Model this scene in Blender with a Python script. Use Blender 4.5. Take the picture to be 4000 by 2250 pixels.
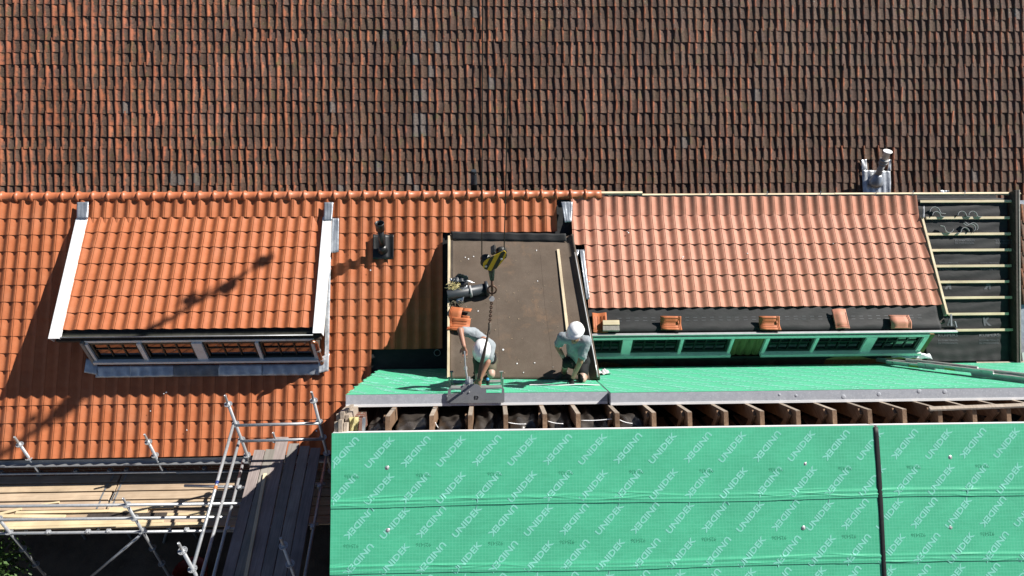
import bpy, bmesh, math, random
import numpy as np
from mathutils import Vector, Matrix, Quaternion
random.seed(11)
rng = np.random.default_rng(11)
S = bpy.context.scene
for o in list(bpy.data.objects): bpy.data.objects.remove(o)
COL = S.collection
PI = math.pi
R = math.radians

# ------------------------------------------------------------------ camera
H = 12.6                                   # drone height above the yard
FPX = 2773.0                               # focal length in pixels of the 4000 px photograph
def _cam_axes():
    d = np.array([1940 - 2000, 1125 - 4403, FPX]); d /= np.linalg.norm(d)
    X = np.array([82645., 1125 - 676, FPX]); X /= np.linalg.norm(X)
    Z = -d; X = X - Z * X.dot(Z); X /= np.linalg.norm(X)
    Y = np.cross(Z, X)
    if Y[2] < 0: Y = -Y
    return np.stack([X, Y, Z])
AX = _cam_axes()                           # columns: camera right, up, forward in world axes
CAM = np.array([0., 0., H])
cd = bpy.data.cameras.new('camera'); cam = bpy.data.objects.new('camera', cd); COL.objects.link(cam)
cd.sensor_width = 36; cd.lens = FPX / 4000 * 36; cd.clip_start = 0.1; cd.clip_end = 500
right, up, fwd = AX[:, 0], AX[:, 1], AX[:, 2]
mw = Matrix.Identity(4)
for i in range(3):
    mw[i][0], mw[i][1], mw[i][2], mw[i][3] = right[i], up[i], -fwd[i], CAM[i]
cam.matrix_world = mw
S.camera = cam

# ------------------------------------------------------------------ sky, sun, exposure
SUN = np.array([0.69, 0.20, 0.69]); SUN /= np.linalg.norm(SUN)
w = bpy.data.worlds.new('World'); S.world = w; w.use_nodes = True
nt = w.node_tree; bg = nt.nodes['Background']
sky = nt.nodes.new('ShaderNodeTexSky'); sky.sky_type = 'NISHITA'; sky.sun_disc = False
sky.sun_elevation = math.asin(SUN[2]); sky.sun_rotation = math.atan2(SUN[0], SUN[1])
sky.air_density = 0.6; sky.dust_density = 0.1
nt.links.new(sky.outputs[0], bg.inputs[0]); bg.inputs[1].default_value = 0.05
sl = bpy.data.lights.new('sun', 'SUN'); sl.energy = 5.0; sl.angle = R(0.53); sl.color = (1, 0.955, 0.89)
so = bpy.data.objects.new('sun', sl); COL.objects.link(so)
so.rotation_euler = Vector(SUN).to_track_quat('Z', 'Y').to_euler(); so.location = (20, 6, 30)
vs = S.view_settings; vs.view_transform = 'Standard'; vs.look = 'None'; vs.gamma = 1; vs.use_curve_mapping = False
vs.exposure = 0.86
try:
    S.cycles.max_bounces = 6; S.cycles.diffuse_bounces = 4; S.cycles.glossy_bounces = 3
    S.cycles.caustics_reflective = False; S.cycles.caustics_refractive = False
except Exception: pass

# ------------------------------------------------------------------ measuring helpers (photo pixel -> point on a real surface)
def ray(px, py): return AX @ np.array([(px - 2000) / FPX, (1125 - py) / FPX, 1.0])
def hit(px, py, pl, off=0.0):
    n, p0 = pl; r = ray(px, py); return CAM + r * (n.dot(p0 + n * off - CAM) / n.dot(r))
def atX(px, py, v): r = ray(px, py); return CAM + r * ((v - CAM[0]) / r[0])
def atY(px, py, v): r = ray(px, py); return CAM + r * ((v - CAM[1]) / r[1])
def atZ(px, py, v): r = ray(px, py); return CAM + r * ((v - CAM[2]) / r[2])
def proj(P):
    c = AX.T @ (np.asarray(P, float) - CAM); return 2000 + FPX * c[0] / c[2], 1125 - FPX * c[1] / c[2], c[2]
def A3(*v): return np.array(v, float)
def pitch_plane(deg, p0):                  # a roof slope that faces the camera side
    t = R(deg); return (A3(0, -math.sin(t), math.cos(t)), np.asarray(p0, float))
def upslope(deg): t = R(deg); return A3(0, math.cos(t), math.sin(t))
MP = 42.0                                  # main roof pitch
DP = 28.0                                  # dormer roof pitch
M0 = CAM + ray(130, 851.8) * 12.53
MAIN = pitch_plane(MP, M0); MN = MAIN[0]; MV = upslope(MP)
TW, TG = 0.206, 0.297                      # new tile cover width and gauge
D0 = hit(760, 845, MAIN)
DORM = pitch_plane(DP, D0); DN = DORM[0]; DV = upslope(DP)
RIDGE = M0 + MV * 0.36                     # ridge line of the farmhouse (y, z)
gt = R(40)
GREEN = (A3(0, math.sin(gt), math.cos(gt)), A3(0, 6.461, H - 7.331))   # far slope of the wing
GN = GREEN[0]
PT = 0.165                                 # roof panel thickness
OLD = pitch_plane(50, CAM + ray(2000, 762) * 18.3)
GROUND = 0.0

# ------------------------------------------------------------------ mesh builder and tagging
class MB:
    def __init__(s): s.v = []; s.f = []; s.uv = None
    def add(s, vs, fs):
        k = len(s.v); s.v += [tuple(map(float, p)) for p in vs]; s.f += [tuple(i + k for i in f) for f in fs]; return s
    def box(s, c, size, ax=None):
        c = np.asarray(c, float); ax = np.eye(3) if ax is None else ax
        h = [np.asarray(ax[i], float) * size[i] / 2 for i in range(3)]
        P = [c + h[0] * a + h[1] * b + h[2] * d for d in (-1, 1) for b in (-1, 1) for a in (-1, 1)]
        return s.add(P, [(0, 2, 3, 1), (4, 5, 7, 6), (0, 1, 5, 4), (2, 6, 7, 3), (0, 4, 6, 2), (1, 3, 7, 5)])
    def bar(s, p, q, wd, ht, upv=(0, 0, 1)):
        p = np.asarray(p, float); q = np.asarray(q, float); d = q - p; L = np.linalg.norm(d); d = d / L
        upv = np.asarray(upv, float); sd = np.cross(d, upv); sd /= np.linalg.norm(sd); u2 = np.cross(sd, d)
        return s.box((p + q) / 2, (L, wd, ht), (d, sd, u2))
    def slab(s, quad, n, t):               # quad of 4 points, thickened downwards along n
        q = [np.asarray(p, float) for p in quad]; b = [p - np.asarray(n) * t for p in q]
        s.add(q + b, [(0, 1, 2, 3), (7, 6, 5, 4)] + [(i, i + 4, (i + 1) % 4 + 4, (i + 1) % 4) for i in range(4)]); return s
    def tube(s, path, r, n=8, closed=False, cap=True, rs=None):
        P = [np.asarray(p, float) for p in path]; m = len(P); rings = []; prev = None
        for i in range(m):
            a = P[(i - 1) % m] if (closed or i > 0) else P[i]; b = P[(i + 1) % m] if (closed or i < m - 1) else P[i]
            d = b - a; d = d / (np.linalg.norm(d) + 1e-12)
            if prev is None:
                t = A3(0, 0, 1) if abs(d[2]) < 0.9 else A3(1, 0, 0); x = np.cross(d, t)
            else: x = prev - d * prev.dot(d)
            x /= np.linalg.norm(x); prev = x; y = np.cross(d, x); rr = rs[i] if rs else r
            rings.append([P[i] + (x * math.cos(2 * PI * k / n) + y * math.sin(2 * PI * k / n)) * rr for k in range(n)])
        vs = [p for rg in rings for p in rg]; fs = []
        for i in range(m if closed else m - 1):
            j = (i + 1) % m
            for k in range(n): fs.append((i * n + k, i * n + (k + 1) % n, j * n + (k + 1) % n, j * n + k))
        if cap and not closed: fs += [tuple(range(n))[::-1], tuple((m - 1) * n + k for k in range(n))]
        return s.add(vs, fs)
    def lathe(s, o, axis, prof, n=16, cap=True):     # prof: (distance along axis, radius)
        o = np.asarray(o, float); d = np.asarray(axis, float); d = d / np.linalg.norm(d)
        t = A3(0, 0, 1) if abs(d[2]) < 0.9 else A3(1, 0, 0); x = np.cross(d, t); x /= np.linalg.norm(x); y = np.cross(d, x)
        vs = []; m = len(prof)
        for (h, r) in prof:
            for k in range(n): vs.append(o + d * h + (x * math.cos(2 * PI * k / n) + y * math.sin(2 * PI * k / n)) * r)
        fs = [(i * n + k, i * n + (k + 1) % n, (i + 1) * n + (k + 1) % n, (i + 1) * n + k) for i in range(m - 1) for k in range(n)]
        if cap: fs += [tuple(range(n))[::-1], tuple((m - 1) * n + k for k in range(n))]
        return s.add(vs, fs)
    def grid(s, fn, nu, nv):
        vs = [fn(i / nu, j / nv) for j in range(nv + 1) for i in range(nu + 1)]
        fs = [(j * (nu + 1) + i, j * (nu + 1) + i + 1, (j + 1) * (nu + 1) + i + 1, (j + 1) * (nu + 1) + i) for j in range(nv) for i in range(nu)]
        return s.add(vs, fs)
    def sheet(s, fn, nu, nv, n, t):        # grid thickened along -n
        k = len(s.v); s.grid(fn, nu, nv); m = len(s.v) - k
        n = np.asarray(n, float) * t; bot = [tuple(np.asarray(p) - n) for p in s.v[k:]]
        fs = [tuple(i + m for i in f[::-1]) for f in s.f[-nu * nv:]]; s.v += bot; s.f += fs
        W = nu + 1; per = [i for i in range(nu)] + [nu + j * W for j in range(nv)] + [nv * W + nu - i for i in range(nu)] + [(nv - j) * W for j in range(nv)]
        for a, b in zip(per, per[1:] + per[:1]): s.f.append((k + a, k + a + m, k + b + m, k + b))
        return s
    def mesh(s, name, org=(0, 0, 0), smooth=False):
        me = bpy.data.meshes.new(name); v = np.array(s.v, float) - np.asarray(org)
        me.from_pydata(v.tolist(), [], s.f); me.update()
        if smooth: me.shade_smooth()
        if s.uv is not None:
            l = me.uv_layers.new(name='UVMap'); co = [s.uv[lp.vertex_index] for lp in me.loops]
            l.data.foreach_set('uv', [c for uvp in co for c in uvp])
        return me
    def build(s, name, m=None, parent=None, smooth=False, kind=None):
        org = origin(parent)
        o = bpy.data.objects.new(name, s.mesh(name, org if parent else base_of(s.v), smooth)); COL.objects.link(o)
        if parent: o.parent = parent
        else: o.location = base_of(s.v)
        ms = m if isinstance(m, (list, tuple)) else [m]
        for q in ms:
            if q: o.data.materials.append(q)
        if kind: o['kind'] = kind
        return o
def base_of(v):
    a = np.array(v); return A3((a[:, 0].min() + a[:, 0].max()) / 2, (a[:, 1].min() + a[:, 1].max()) / 2, a[:, 2].min())
def origin(o):
    p = np.zeros(3)
    while o is not None: p = p + np.array(o.location); o = o.parent
    return p
def tag(o, label, cat, group=None, kind=None):
    o['label'] = label; o['category'] = cat
    if group: o['group'] = group
    o['kind'] = kind or 'thing'
    return o
def thing(name, label, cat, loc=(0, 0, 0), group=None):
    o = bpy.data.objects.new(name, None); o.empty_display_size = 0.2; COL.objects.link(o); o.location = tuple(map(float, loc))
    return tag(o, label, cat, group)
def inst(me, name, parent, M, color=(1, 1, 1, 1)):
    o = bpy.data.objects.new(name, me); COL.objects.link(o); o.color = color
    if parent:
        o.parent = parent; M = Matrix.Translation(-Vector(origin(parent))) @ M
    o.matrix_local = M
    return o
def bevel(o, wd=0.004, seg=2):
    b = o.modifiers.new('bevel', 'BEVEL'); b.width = wd; b.segments = seg; b.limit_method = 'ANGLE'; b.angle_limit = R(40); return o

# ------------------------------------------------------------------ materials
ALB = 0.74                                 # calibration of the surface colours to the exposure
class N:
    def __init__(s, name):
        s.m = bpy.data.materials.new(name); s.m.use_nodes = True; s.t = s.m.node_tree; s.b = s.t.nodes['Principled BSDF']
    def new(s, typ, **kw):
        n = s.t.nodes.new(typ)
        for k, v in kw.items(): setattr(n, k, v)
        return n
    def link(s, a, b): s.t.links.new(a, b)
    def set(s, n, k, v):
        if hasattr(v, 'node'): s.link(v, n.inputs[k])
        else: n.inputs[k].default_value = v
    def coord(s, kind='Object'): return s.new('ShaderNodeTexCoord').outputs[kind]
    def pos(s): return s.new('ShaderNodeNewGeometry').outputs['Position']
    def noise(s, scale, detail=3, rough=0.55, vec=None, dist=0.0):
        n = s.new('ShaderNodeTexNoise'); n.inputs['Scale'].default_value = scale; n.inputs['Detail'].default_value = detail
        n.inputs['Roughness'].default_value = rough; n.inputs['Distortion'].default_value = dist
        if vec is not None: s.link(vec, n.inputs['Vector'])
        return n.outputs['Fac']
    def ramp(s, fac, stops):
        n = s.new('ShaderNodeValToRGB'); s.link(fac, n.inputs[0]); e = n.color_ramp.elements
        while len(e) < len(stops): e.new(0.5)
        for q, (p, c) in zip(e, stops): q.position = p; q.color = (c, c, c, 1) if isinstance(c, (int, float)) else (*c, 1)
        return n.outputs['Color']
    def mix(s, fac, a, b, blend='MIX'):
        n = s.new('ShaderNodeMix'); n.data_type = 'RGBA'; n.blend_type = blend
        for k, v in ((0, fac), (6, a), (7, b)):
            if hasattr(v, 'node'): s.link(v, n.inputs[k])
            else: n.inputs[k].default_value = v if k == 0 else (*v, 1) if len(v) == 3 else v
        return n.outputs[2]
    def math(s, op, a, b=0.0, c=None):
        n = s.new('ShaderNodeMath'); n.operation = op
        for k, v in ((0, a), (1, b)) + (((2, c),) if c is not None else ()):
            if hasattr(v, 'node'): s.link(v, n.inputs[k])
            else: n.inputs[k].default_value = v
        return n.outputs[0]
    def mapping(s, vec, scale=(1, 1, 1), rot=(0, 0, 0)):
        n = s.new('ShaderNodeMapping'); s.link(vec, n.inputs[0]); n.inputs['Scale'].default_value = scale; n.inputs['Rotation'].default_value = rot
        return n.outputs[0]
    def sep(s, v): n = s.new('ShaderNodeSeparateXYZ'); s.link(v, n.inputs[0]); return n.outputs
    def bump(s, h, strength=0.3, dist=0.01):
        n = s.new('ShaderNodeBump'); n.inputs['Strength'].default_value = strength; n.inputs['Distance'].default_value = dist
        s.link(h, n.inputs['Height']); s.link(n.outputs[0], s.b.inputs['Normal'])
    def done(s, color, rough=0.6, metal=0.0, spec=0.5, **kw):
        if 'white' not in s.m.name and not s.m.name.startswith('lead'):
            color = s.mix(1.0, color, (ALB, ALB, ALB), 'MULTIPLY') if hasattr(color, 'node') else tuple(c * ALB for c in color)
        s.set(s.b, 'Base Color', color if hasattr(color, 'node') else (*color, 1)); s.set(s.b, 'Roughness', rough)
        s.set(s.b, 'Metallic', metal); s.set(s.b, 'Specular IOR Level', spec)
        for k, v in kw.items(): s.set(s.b, k.replace('_', ' '), v)
        return s.m
def mottled(name, c1, c2, scale=6, rough=0.7, metal=0.0, spec=0.4, bump=0.0, bscale=40, stretch=(1, 1, 1), c3=None, detail=4):
    k = N(name); v = k.mapping(k.pos(), stretch); f = k.noise(scale, detail, 0.6, v)
    col = k.ramp(f, [(0.3, c1), (0.7, c2)])
    if c3 is not None: col = k.mix(k.ramp(k.noise(scale * 2.7, 3, 0.6, v), [(0.55, 0.0), (0.72, 1.0)]), col, c3)
    if bump: k.bump(k.noise(bscale, 3, 0.6, v), bump, 0.01)
    return k.done(col, rough, metal, spec)
def tile_new(name, base, dark, spec=0.35, rough=0.5):
    k = N(name); p = k.pos()
    col = k.ramp(k.noise(9, 4, 0.6, p), [(0.3, dark), (0.7, base)])
    speck = k.ramp(k.noise(160, 2, 0.5, p), [(0.35, 0.9), (0.65, 1.06)])
    col = k.mix(1.0, col, speck, 'MULTIPLY')
    oi = k.new('ShaderNodeObjectInfo'); at = k.new('ShaderNodeAttribute'); at.attribute_name = 'tint'
    col = k.mix(1.0, col, oi.outputs['Color'], 'MULTIPLY'); col = k.mix(1.0, col, at.outputs['Color'], 'MULTIPLY')
    dust = k.ramp(k.noise(1.3, 5, 0.65, p), [(0.55, 0.0), (0.85, 0.25)])
    col = k.mix(dust, col, (0.62, 0.36, 0.25))
    k.bump(k.noise(90, 3, 0.6, p), 0.12, 0.004)
    return k.done(col, rough, 0, spec)
m_tile = tile_new('terracotta_new', (0.58, 0.192, 0.080), (0.515, 0.155, 0.060), 0.25, 0.6)
m_tile_pale = tile_new('terracotta_pale', (0.67, 0.305, 0.205), (0.60, 0.25, 0.16), 0.22, 0.6)
m_ridge = tile_new('terracotta_ridge', (0.58, 0.185, 0.08), (0.50, 0.15, 0.062), 0.45, 0.4)
def tile_old():
    k = N('terracotta_weathered'); p = k.pos()
    wr = k.new('ShaderNodeAttribute'); wr.attribute_name = 'wear'; at = k.new('ShaderNodeAttribute'); at.attribute_name = 'tint'
    oi = k.new('ShaderNodeObjectInfo')
    x = k.sep(p)[0]; z = k.sep(p)[2]
    left = k.ramp(k.math('MULTIPLY_ADD', x, 1 / 26.0, 0.5), [(0.10, 0.80), (0.40, 0.32), (0.9, 0.04)])
    n1 = k.noise(5.5, 4, 0.65, p); n2 = k.noise(22, 4, 0.6, p)
    o = k.math('ADD', k.math('MULTIPLY', wr.outputs['Fac'], 0.95), k.math('MULTIPLY', k.math('SUBTRACT', n1, 0.5), 1.5))
    o = k.math('ADD', o, k.math('MULTIPLY', k.math('SUBTRACT', left, 0.5), 0.75))
    of = k.ramp(o, [(0.38, 0.0), (0.80, 1.0)])
    grime = k.ramp(n2, [(0.3, (0.105, 0.066, 0.048)), (0.7, (0.195, 0.125, 0.093))])
    orange = k.ramp(n1, [(0.35, (0.36, 0.130, 0.072)), (0.65, (0.50, 0.182, 0.096))])
    col = k.mix(of, grime, orange)
    moss = k.ramp(k.noise(3.2, 5, 0.7, p), [(0.57, 0.0), (0.70, 0.8)])
    col = k.mix(moss, col, (0.15, 0.125, 0.060))
    vo = k.new('ShaderNodeTexVoronoi'); vo.inputs['Scale'].default_value = 13; k.link(p, vo.inputs['Vector'])
    sp = k.ramp(vo.outputs['Distance'], [(0.10, 1.0), (0.22, 0.0)])
    high = k.ramp(k.math('ADD', k.math('MULTIPLY_ADD', z, 0.25, -1.45), k.math('MULTIPLY', k.noise(0.9, 3, 0.6, p), 0.9)), [(0.45, 0.0), (0.85, 1.0)])
    col = k.mix(k.math('MULTIPLY', sp, k.math('MULTIPLY', high, 0.95)), col, (0.42, 0.42, 0.34))
    col = k.mix(1.0, col, oi.outputs['Color'], 'MULTIPLY'); col = k.mix(1.0, col, at.outputs['Color'], 'MULTIPLY')
    big = k.ramp(k.noise(0.55, 4, 0.6, k.mapping(p, (1.6, .5, .5))), [(0.3, 0.74), (0.7, 1.2)]); col = k.mix(1.0, col, big, 'MULTIPLY')
    k.bump(n2, 0.35, 0.012)
    return k.done(col, 0.85, 0, 0.25)
m_old = tile_old()
m_lead = mottled('lead_sheet', (0.30, 0.33, 0.37), (0.46, 0.49, 0.53), 7, 0.38, 0.55, 0.5, 0.5, 14)
m_leadbright = mottled('lead_new', (0.42, 0.45, 0.48), (0.78, 0.80, 0.82), 9, 0.34, 0.45, 0.5, 0.7, 12)
m_leaddark = mottled('lead_dark', (0.10, 0.11, 0.12), (0.22, 0.23, 0.25), 6, 0.5, 0.3, 0.5, 0.4, 18)
m_white = mottled('white_coated_metal', (0.80, 0.80, 0.80), (0.84, 0.84, 0.84), 3, 0.35, 0, 0.5)
m_paint = mottled('white_window_paint', (0.66, 0.66, 0.65), (0.78, 0.78, 0.76), 5, 0.45, 0, 0.5, 0.15, 30, c3=(0.58, 0.57, 0.54))
m_paintdark = mottled('dark_window_paint', (0.012, 0.020, 0.016), (0.022, 0.032, 0.026), 9, 0.35, 0, 0.5)
k = N('window_glass'); m_glass = k.done((0.006, 0.008, 0.008), 0.03, 0, 0.5, IOR=2.3)
m_zinc = mottled('zinc', (0.40, 0.42, 0.44), (0.55, 0.57, 0.58), 5, 0.42, 0.6, 0.5, 0.1, 20)
m_gutter_in = mottled('dirty_shaded_zinc', (0.05, 0.052, 0.042), (0.11, 0.11, 0.09), 9, 0.7, 0.1, 0.3)  # dirt plus the gutter's inner shadow, both put into the colour
m_galv = mottled('galvanised_steel', (0.50, 0.52, 0.54), (0.66, 0.68, 0.70), 22, 0.42, 0.5, 0.5, 0.12, 50)
m_alu = mottled('aluminium', (0.62, 0.63, 0.62), (0.76, 0.77, 0.76), 12, 0.35, 0.5, 0.5)
m_black = mottled('black_plastic', (0.012, 0.013, 0.014), (0.022, 0.023, 0.024), 8, 0.4, 0, 0.5)
m_duct = mottled('grey_plastic_duct', (0.030, 0.038, 0.046), (0.048, 0.056, 0.066), 6, 0.45, 0, 0.5)
m_greyplast = mottled('grey_plastic', (0.40, 0.40, 0.40), (0.52, 0.52, 0.52), 12, 0.5)
m_copper = mottled('copper', (0.50, 0.20, 0.11), (0.62, 0.30, 0.19), 9, 0.3, 0.9, 0.5)
m_brown_steel = mottled('rusty_steel', (0.10, 0.055, 0.035), (0.20, 0.11, 0.075), 30, 0.6, 0.3, 0.4, 0.3, 90)
m_darksteel = mottled('dark_steel', (0.035, 0.036, 0.034), (0.07, 0.07, 0.065), 25, 0.45, 0.5, 0.5, 0.3, 60)
def wood(name, c1, c2, c3, axis=0, scale=5, rough=0.75):
    k = N(name); st = [14, 14, 14]; st[axis] = 0.7
    v = k.mapping(k.pos(), tuple(st)); f = k.noise(scale * .55, 5, 0.6, v, 0.4)
    col = k.ramp(f, [(0.25, c1), (0.5, c2), (0.78, c3)])
    kn = k.ramp(k.noise(2.3, 3, 0.6, k.pos()), [(0.35, 0.82), (0.65, 1.08)]); col = k.mix(1.0, col, kn, 'MULTIPLY')
    oi = k.new('ShaderNodeObjectInfo'); col = k.mix(1.0, col, oi.outputs['Color'], 'MULTIPLY')
    k.bump(f, 0.25, 0.006)
    return k.done(col, rough, 0, 0.25)
m_batten = wood('new_pine', (0.80, 0.63, 0.40), (0.87, 0.73, 0.50), (0.91, 0.80, 0.60), 0)
m_batten_y = wood('new_pine_lengthwise', (0.80, 0.63, 0.40), (0.87, 0.73, 0.50), (0.91, 0.80, 0.60), 1)
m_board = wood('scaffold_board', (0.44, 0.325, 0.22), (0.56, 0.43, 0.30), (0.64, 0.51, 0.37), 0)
m_board_y = wood('grey_board', (0.27, 0.245, 0.22), (0.38, 0.35, 0.315), (0.48, 0.445, 0.40), 1)  # greyer, darker tone than the eave deck boards
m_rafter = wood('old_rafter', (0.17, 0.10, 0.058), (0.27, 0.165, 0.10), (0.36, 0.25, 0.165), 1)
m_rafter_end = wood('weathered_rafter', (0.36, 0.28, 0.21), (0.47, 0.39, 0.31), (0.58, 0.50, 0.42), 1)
m_darkwood = wood('dark_timber', (0.045, 0.038, 0.033), (0.075, 0.062, 0.052), (0.12, 0.10, 0.085), 1)
m_panelwood = wood('mossy_boards', (0.10, 0.085, 0.035), (0.20, 0.155, 0.065), (0.30, 0.23, 0.10), 2)
m_ply = wood('plywood', (0.42, 0.31, 0.19), (0.50, 0.38, 0.25), (0.56, 0.44, 0.30), 0)
def membrane():
    k = N('green_membrane'); u, v_, _ = k.sep(k.coord('UV'))
    def line(c, cell, wd):
        f = k.math('FRACT', k.math('DIVIDE', c, cell)); return k.math('LESS_THAN', f, wd / cell)
    wob = k.math('MULTIPLY', k.math('SUBTRACT', k.noise(3.0, 3, 0.6, k.coord('UV')), 0.5), 0.012)
    g = k.math('MAXIMUM', line(k.math('ADD', u, wob), 0.040, 0.0045), line(k.math('ADD', v_, wob), 0.040, 0.0045))
    base = k.ramp(k.noise(7, 5, 0.7, k.mapping(k.coord('UV'), (1, 3, 1))), [(0.28, (0.085, 0.58, 0.315)), (0.72, (0.118, 0.68, 0.395))])
    dirt = k.ramp(k.noise(1.1, 5, 0.65, k.coord('UV')), [(0.3, 0.86), (0.6, 1.0)])
    base = k.mix(1.0, base, dirt, 'MULTIPLY')
    col = k.mix(k.math('MULTIPLY', g, 0.62), base, (0.19, 0.74, 0.47))
    k.bump(k.math('ADD', k.noise(26, 4, 0.6, k.mapping(k.coord('UV'), (1, 2, 1))), k.math('MULTIPLY', g, 0.4)), 0.12, 0.004)
    return k.done(col, 0.55, 0, 0.35)
m_green = membrane()
m_print = mottled('pale_green_print', (0.27, 0.80, 0.62), (0.33, 0.86, 0.70), 12, 0.5)
m_print_dark = mottled('grey_print', (0.066, 0.46, 0.25), (0.076, 0.50, 0.28), 12, 0.6)
m_eps = mottled('grey_foam', (0.52, 0.545, 0.60), (0.63, 0.655, 0.71), 14, 0.85, 0, 0.2, 0.18, 130, c3=(0.72, 0.745, 0.79))
m_pvc = mottled('white_board', (0.80, 0.80, 0.80), (0.86, 0.86, 0.86), 4, 0.5)
m_edge = mottled('pale_grey_board', (0.44, 0.45, 0.45), (0.54, 0.55, 0.55), 8, 0.6)
m_rubber = mottled('black_joint_strip', (0.010, 0.011, 0.011), (0.022, 0.022, 0.022), 14, 0.6)
def bitumen():
    k = N('bitumen_felt'); p = k.pos()
    a = k.ramp(k.noise(2.2, 6, 0.68, p), [(0.25, (0.118, 0.090, 0.068)), (0.5, (0.150, 0.116, 0.089)), (0.75, (0.188, 0.148, 0.116))])
    y = k.sep(p)[1]; x = k.sep(p)[0]
    tan = k.math('MULTIPLY', k.ramp(k.noise(1.7, 6, 0.72, p, 0.6), [(0.53, 0.0), (0.70, 0.8)]), k.ramp(k.math('ABSOLUTE', k.math('SUBTRACT', x, 0.62)), [(0.15, 1.0), (0.75, 0.1)]))
    col = k.mix(tan, a, (0.255, 0.165, 0.105))
    sp = k.ramp(k.noise(190, 2, 0.5, p), [(0.3, 0.82), (0.7, 1.18)]); col = k.mix(1.0, col, sp, 'MULTIPLY')
    k.bump(k.noise(120, 3, 0.6, p), 0.35, 0.006)
    return k.done(col, 0.88, 0, 0.2)
m_bit = bitumen()
m_underlay = mottled('black_underlay', (0.020, 0.021, 0.022), (0.038, 0.039, 0.041), 3.5, 0.68, 0, 0.28, 0.3, 9, (1, 2.5, 1))
m_uprint = mottled('grey_underlay_print', (0.085, 0.092, 0.105), (0.11, 0.118, 0.132), 30, 0.55)
m_foil = mottled('dark_foil', (0.040, 0.033, 0.028), (0.085, 0.072, 0.062), 5, 0.38, 0.1, 0.5, 0.8, 7)
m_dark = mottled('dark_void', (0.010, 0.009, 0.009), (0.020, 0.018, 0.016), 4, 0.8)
m_wool = mottled('mineral_wool', (0.52, 0.45, 0.20), (0.66, 0.58, 0.30), 20, 0.95, 0, 0.1, 0.8, 40)
def brick():
    k = N('brick_wall'); b = k.new('ShaderNodeTexBrick'); k.link(k.mapping(k.coord('Object'), (1, 1, 1), (R(90), 0, 0)), b.inputs['Vector'])
    b.inputs['Color1'].default_value = (0.20, 0.07, 0.045, 1); b.inputs['Color2'].default_value = (0.14, 0.052, 0.036, 1); b.inputs['Mortar'].default_value = (0.30, 0.27, 0.23, 1)
    b.inputs['Scale'].default_value = 1.0; b.inputs['Brick Width'].default_value = 0.22; b.inputs['Row Height'].default_value = 0.063; b.inputs['Mortar Size'].default_value = 0.008
    k.bump(b.outputs['Fac'], -0.5, 0.01); return k.done(b.outputs['Color'], 0.85, 0, 0.2)
m_brick = brick()
m_soil = mottled('yard_paving', (0.15, 0.118, 0.085), (0.27, 0.215, 0.155), 2.5, 0.9, 0, 0.2, 0.6, 25, c3=(0.26, 0.21, 0.14))
m_leaf = mottled('leaf', (0.045, 0.10, 0.022), (0.10, 0.19, 0.045), 12, 0.45)
m_bark = mottled('bark', (0.07, 0.05, 0.035), (0.13, 0.10, 0.07), 20, 0.9)
m_skin = mottled('skin', (0.40, 0.195, 0.125), (0.47, 0.245, 0.165), 9, 0.5)
m_skin_pale = mottled('pale_skin', (0.52, 0.33, 0.26), (0.58, 0.39, 0.31), 9, 0.5)
m_shirt = mottled('grey_cotton', (0.30, 0.335, 0.36), (0.38, 0.415, 0.44), 14, 0.85, 0, 0.15, 0.4, 18)
m_shorts_black = mottled('black_cotton', (0.012, 0.012, 0.013), (0.026, 0.026, 0.028), 10, 0.8, 0, 0.2, 0.4, 20)
m_shorts_olive = mottled('olive_canvas', (0.10, 0.088, 0.062), (0.16, 0.142, 0.10), 12, 0.85, 0, 0.2, 0.5, 20)
m_boot = mottled('work_boot', (0.05, 0.046, 0.038), (0.11, 0.10, 0.085), 20, 0.7)
m_helmet = mottled('white_helmet', (0.80, 0.80, 0.80), (0.84, 0.84, 0.84), 3, 0.28, 0, 0.5)
m_hair = mottled('dark_hair', (0.03, 0.02, 0.014), (0.06, 0.042, 0.03), 30, 0.7)
m_yellow = mottled('yellow_paint', (0.72, 0.50, 0.02), (0.80, 0.57, 0.03), 8, 0.4)
m_stripe = mottled('black_green_paint', (0.012, 0.030, 0.018), (0.022, 0.045, 0.028), 10, 0.4)
m_clamp = mottled('grey_powder_coat', (0.25, 0.258, 0.272), (0.30, 0.31, 0.325), 9, 0.42, 0.2, 0.5, 0.1, 60)
m_clampside = mottled('worn_grey_steel', (0.26, 0.27, 0.26), (0.36, 0.37, 0.35), 15, 0.45, 0.3)
m_sling = mottled('brown_strap', (0.10, 0.082, 0.062), (0.17, 0.14, 0.11), 30, 0.85)
m_chip = mottled('white_litter', (0.70, 0.70, 0.70), (0.80, 0.80, 0.80), 9, 0.6)
m_blue = mottled('blue_plastic', (0.05, 0.30, 0.52), (0.08, 0.36, 0.60), 9, 0.4)
m_sticker = mottled('yellow_sticker', (0.55, 0.55, 0.05), (0.62, 0.62, 0.08), 9, 0.4)
m_blueband = mottled('blue_band', (0.02, 0.05, 0.22), (0.03, 0.06, 0.28), 9, 0.4)
m_orangeband = mottled('orange_band', (0.70, 0.20, 0.05), (0.75, 0.25, 0.08), 9, 0.4)

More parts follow.
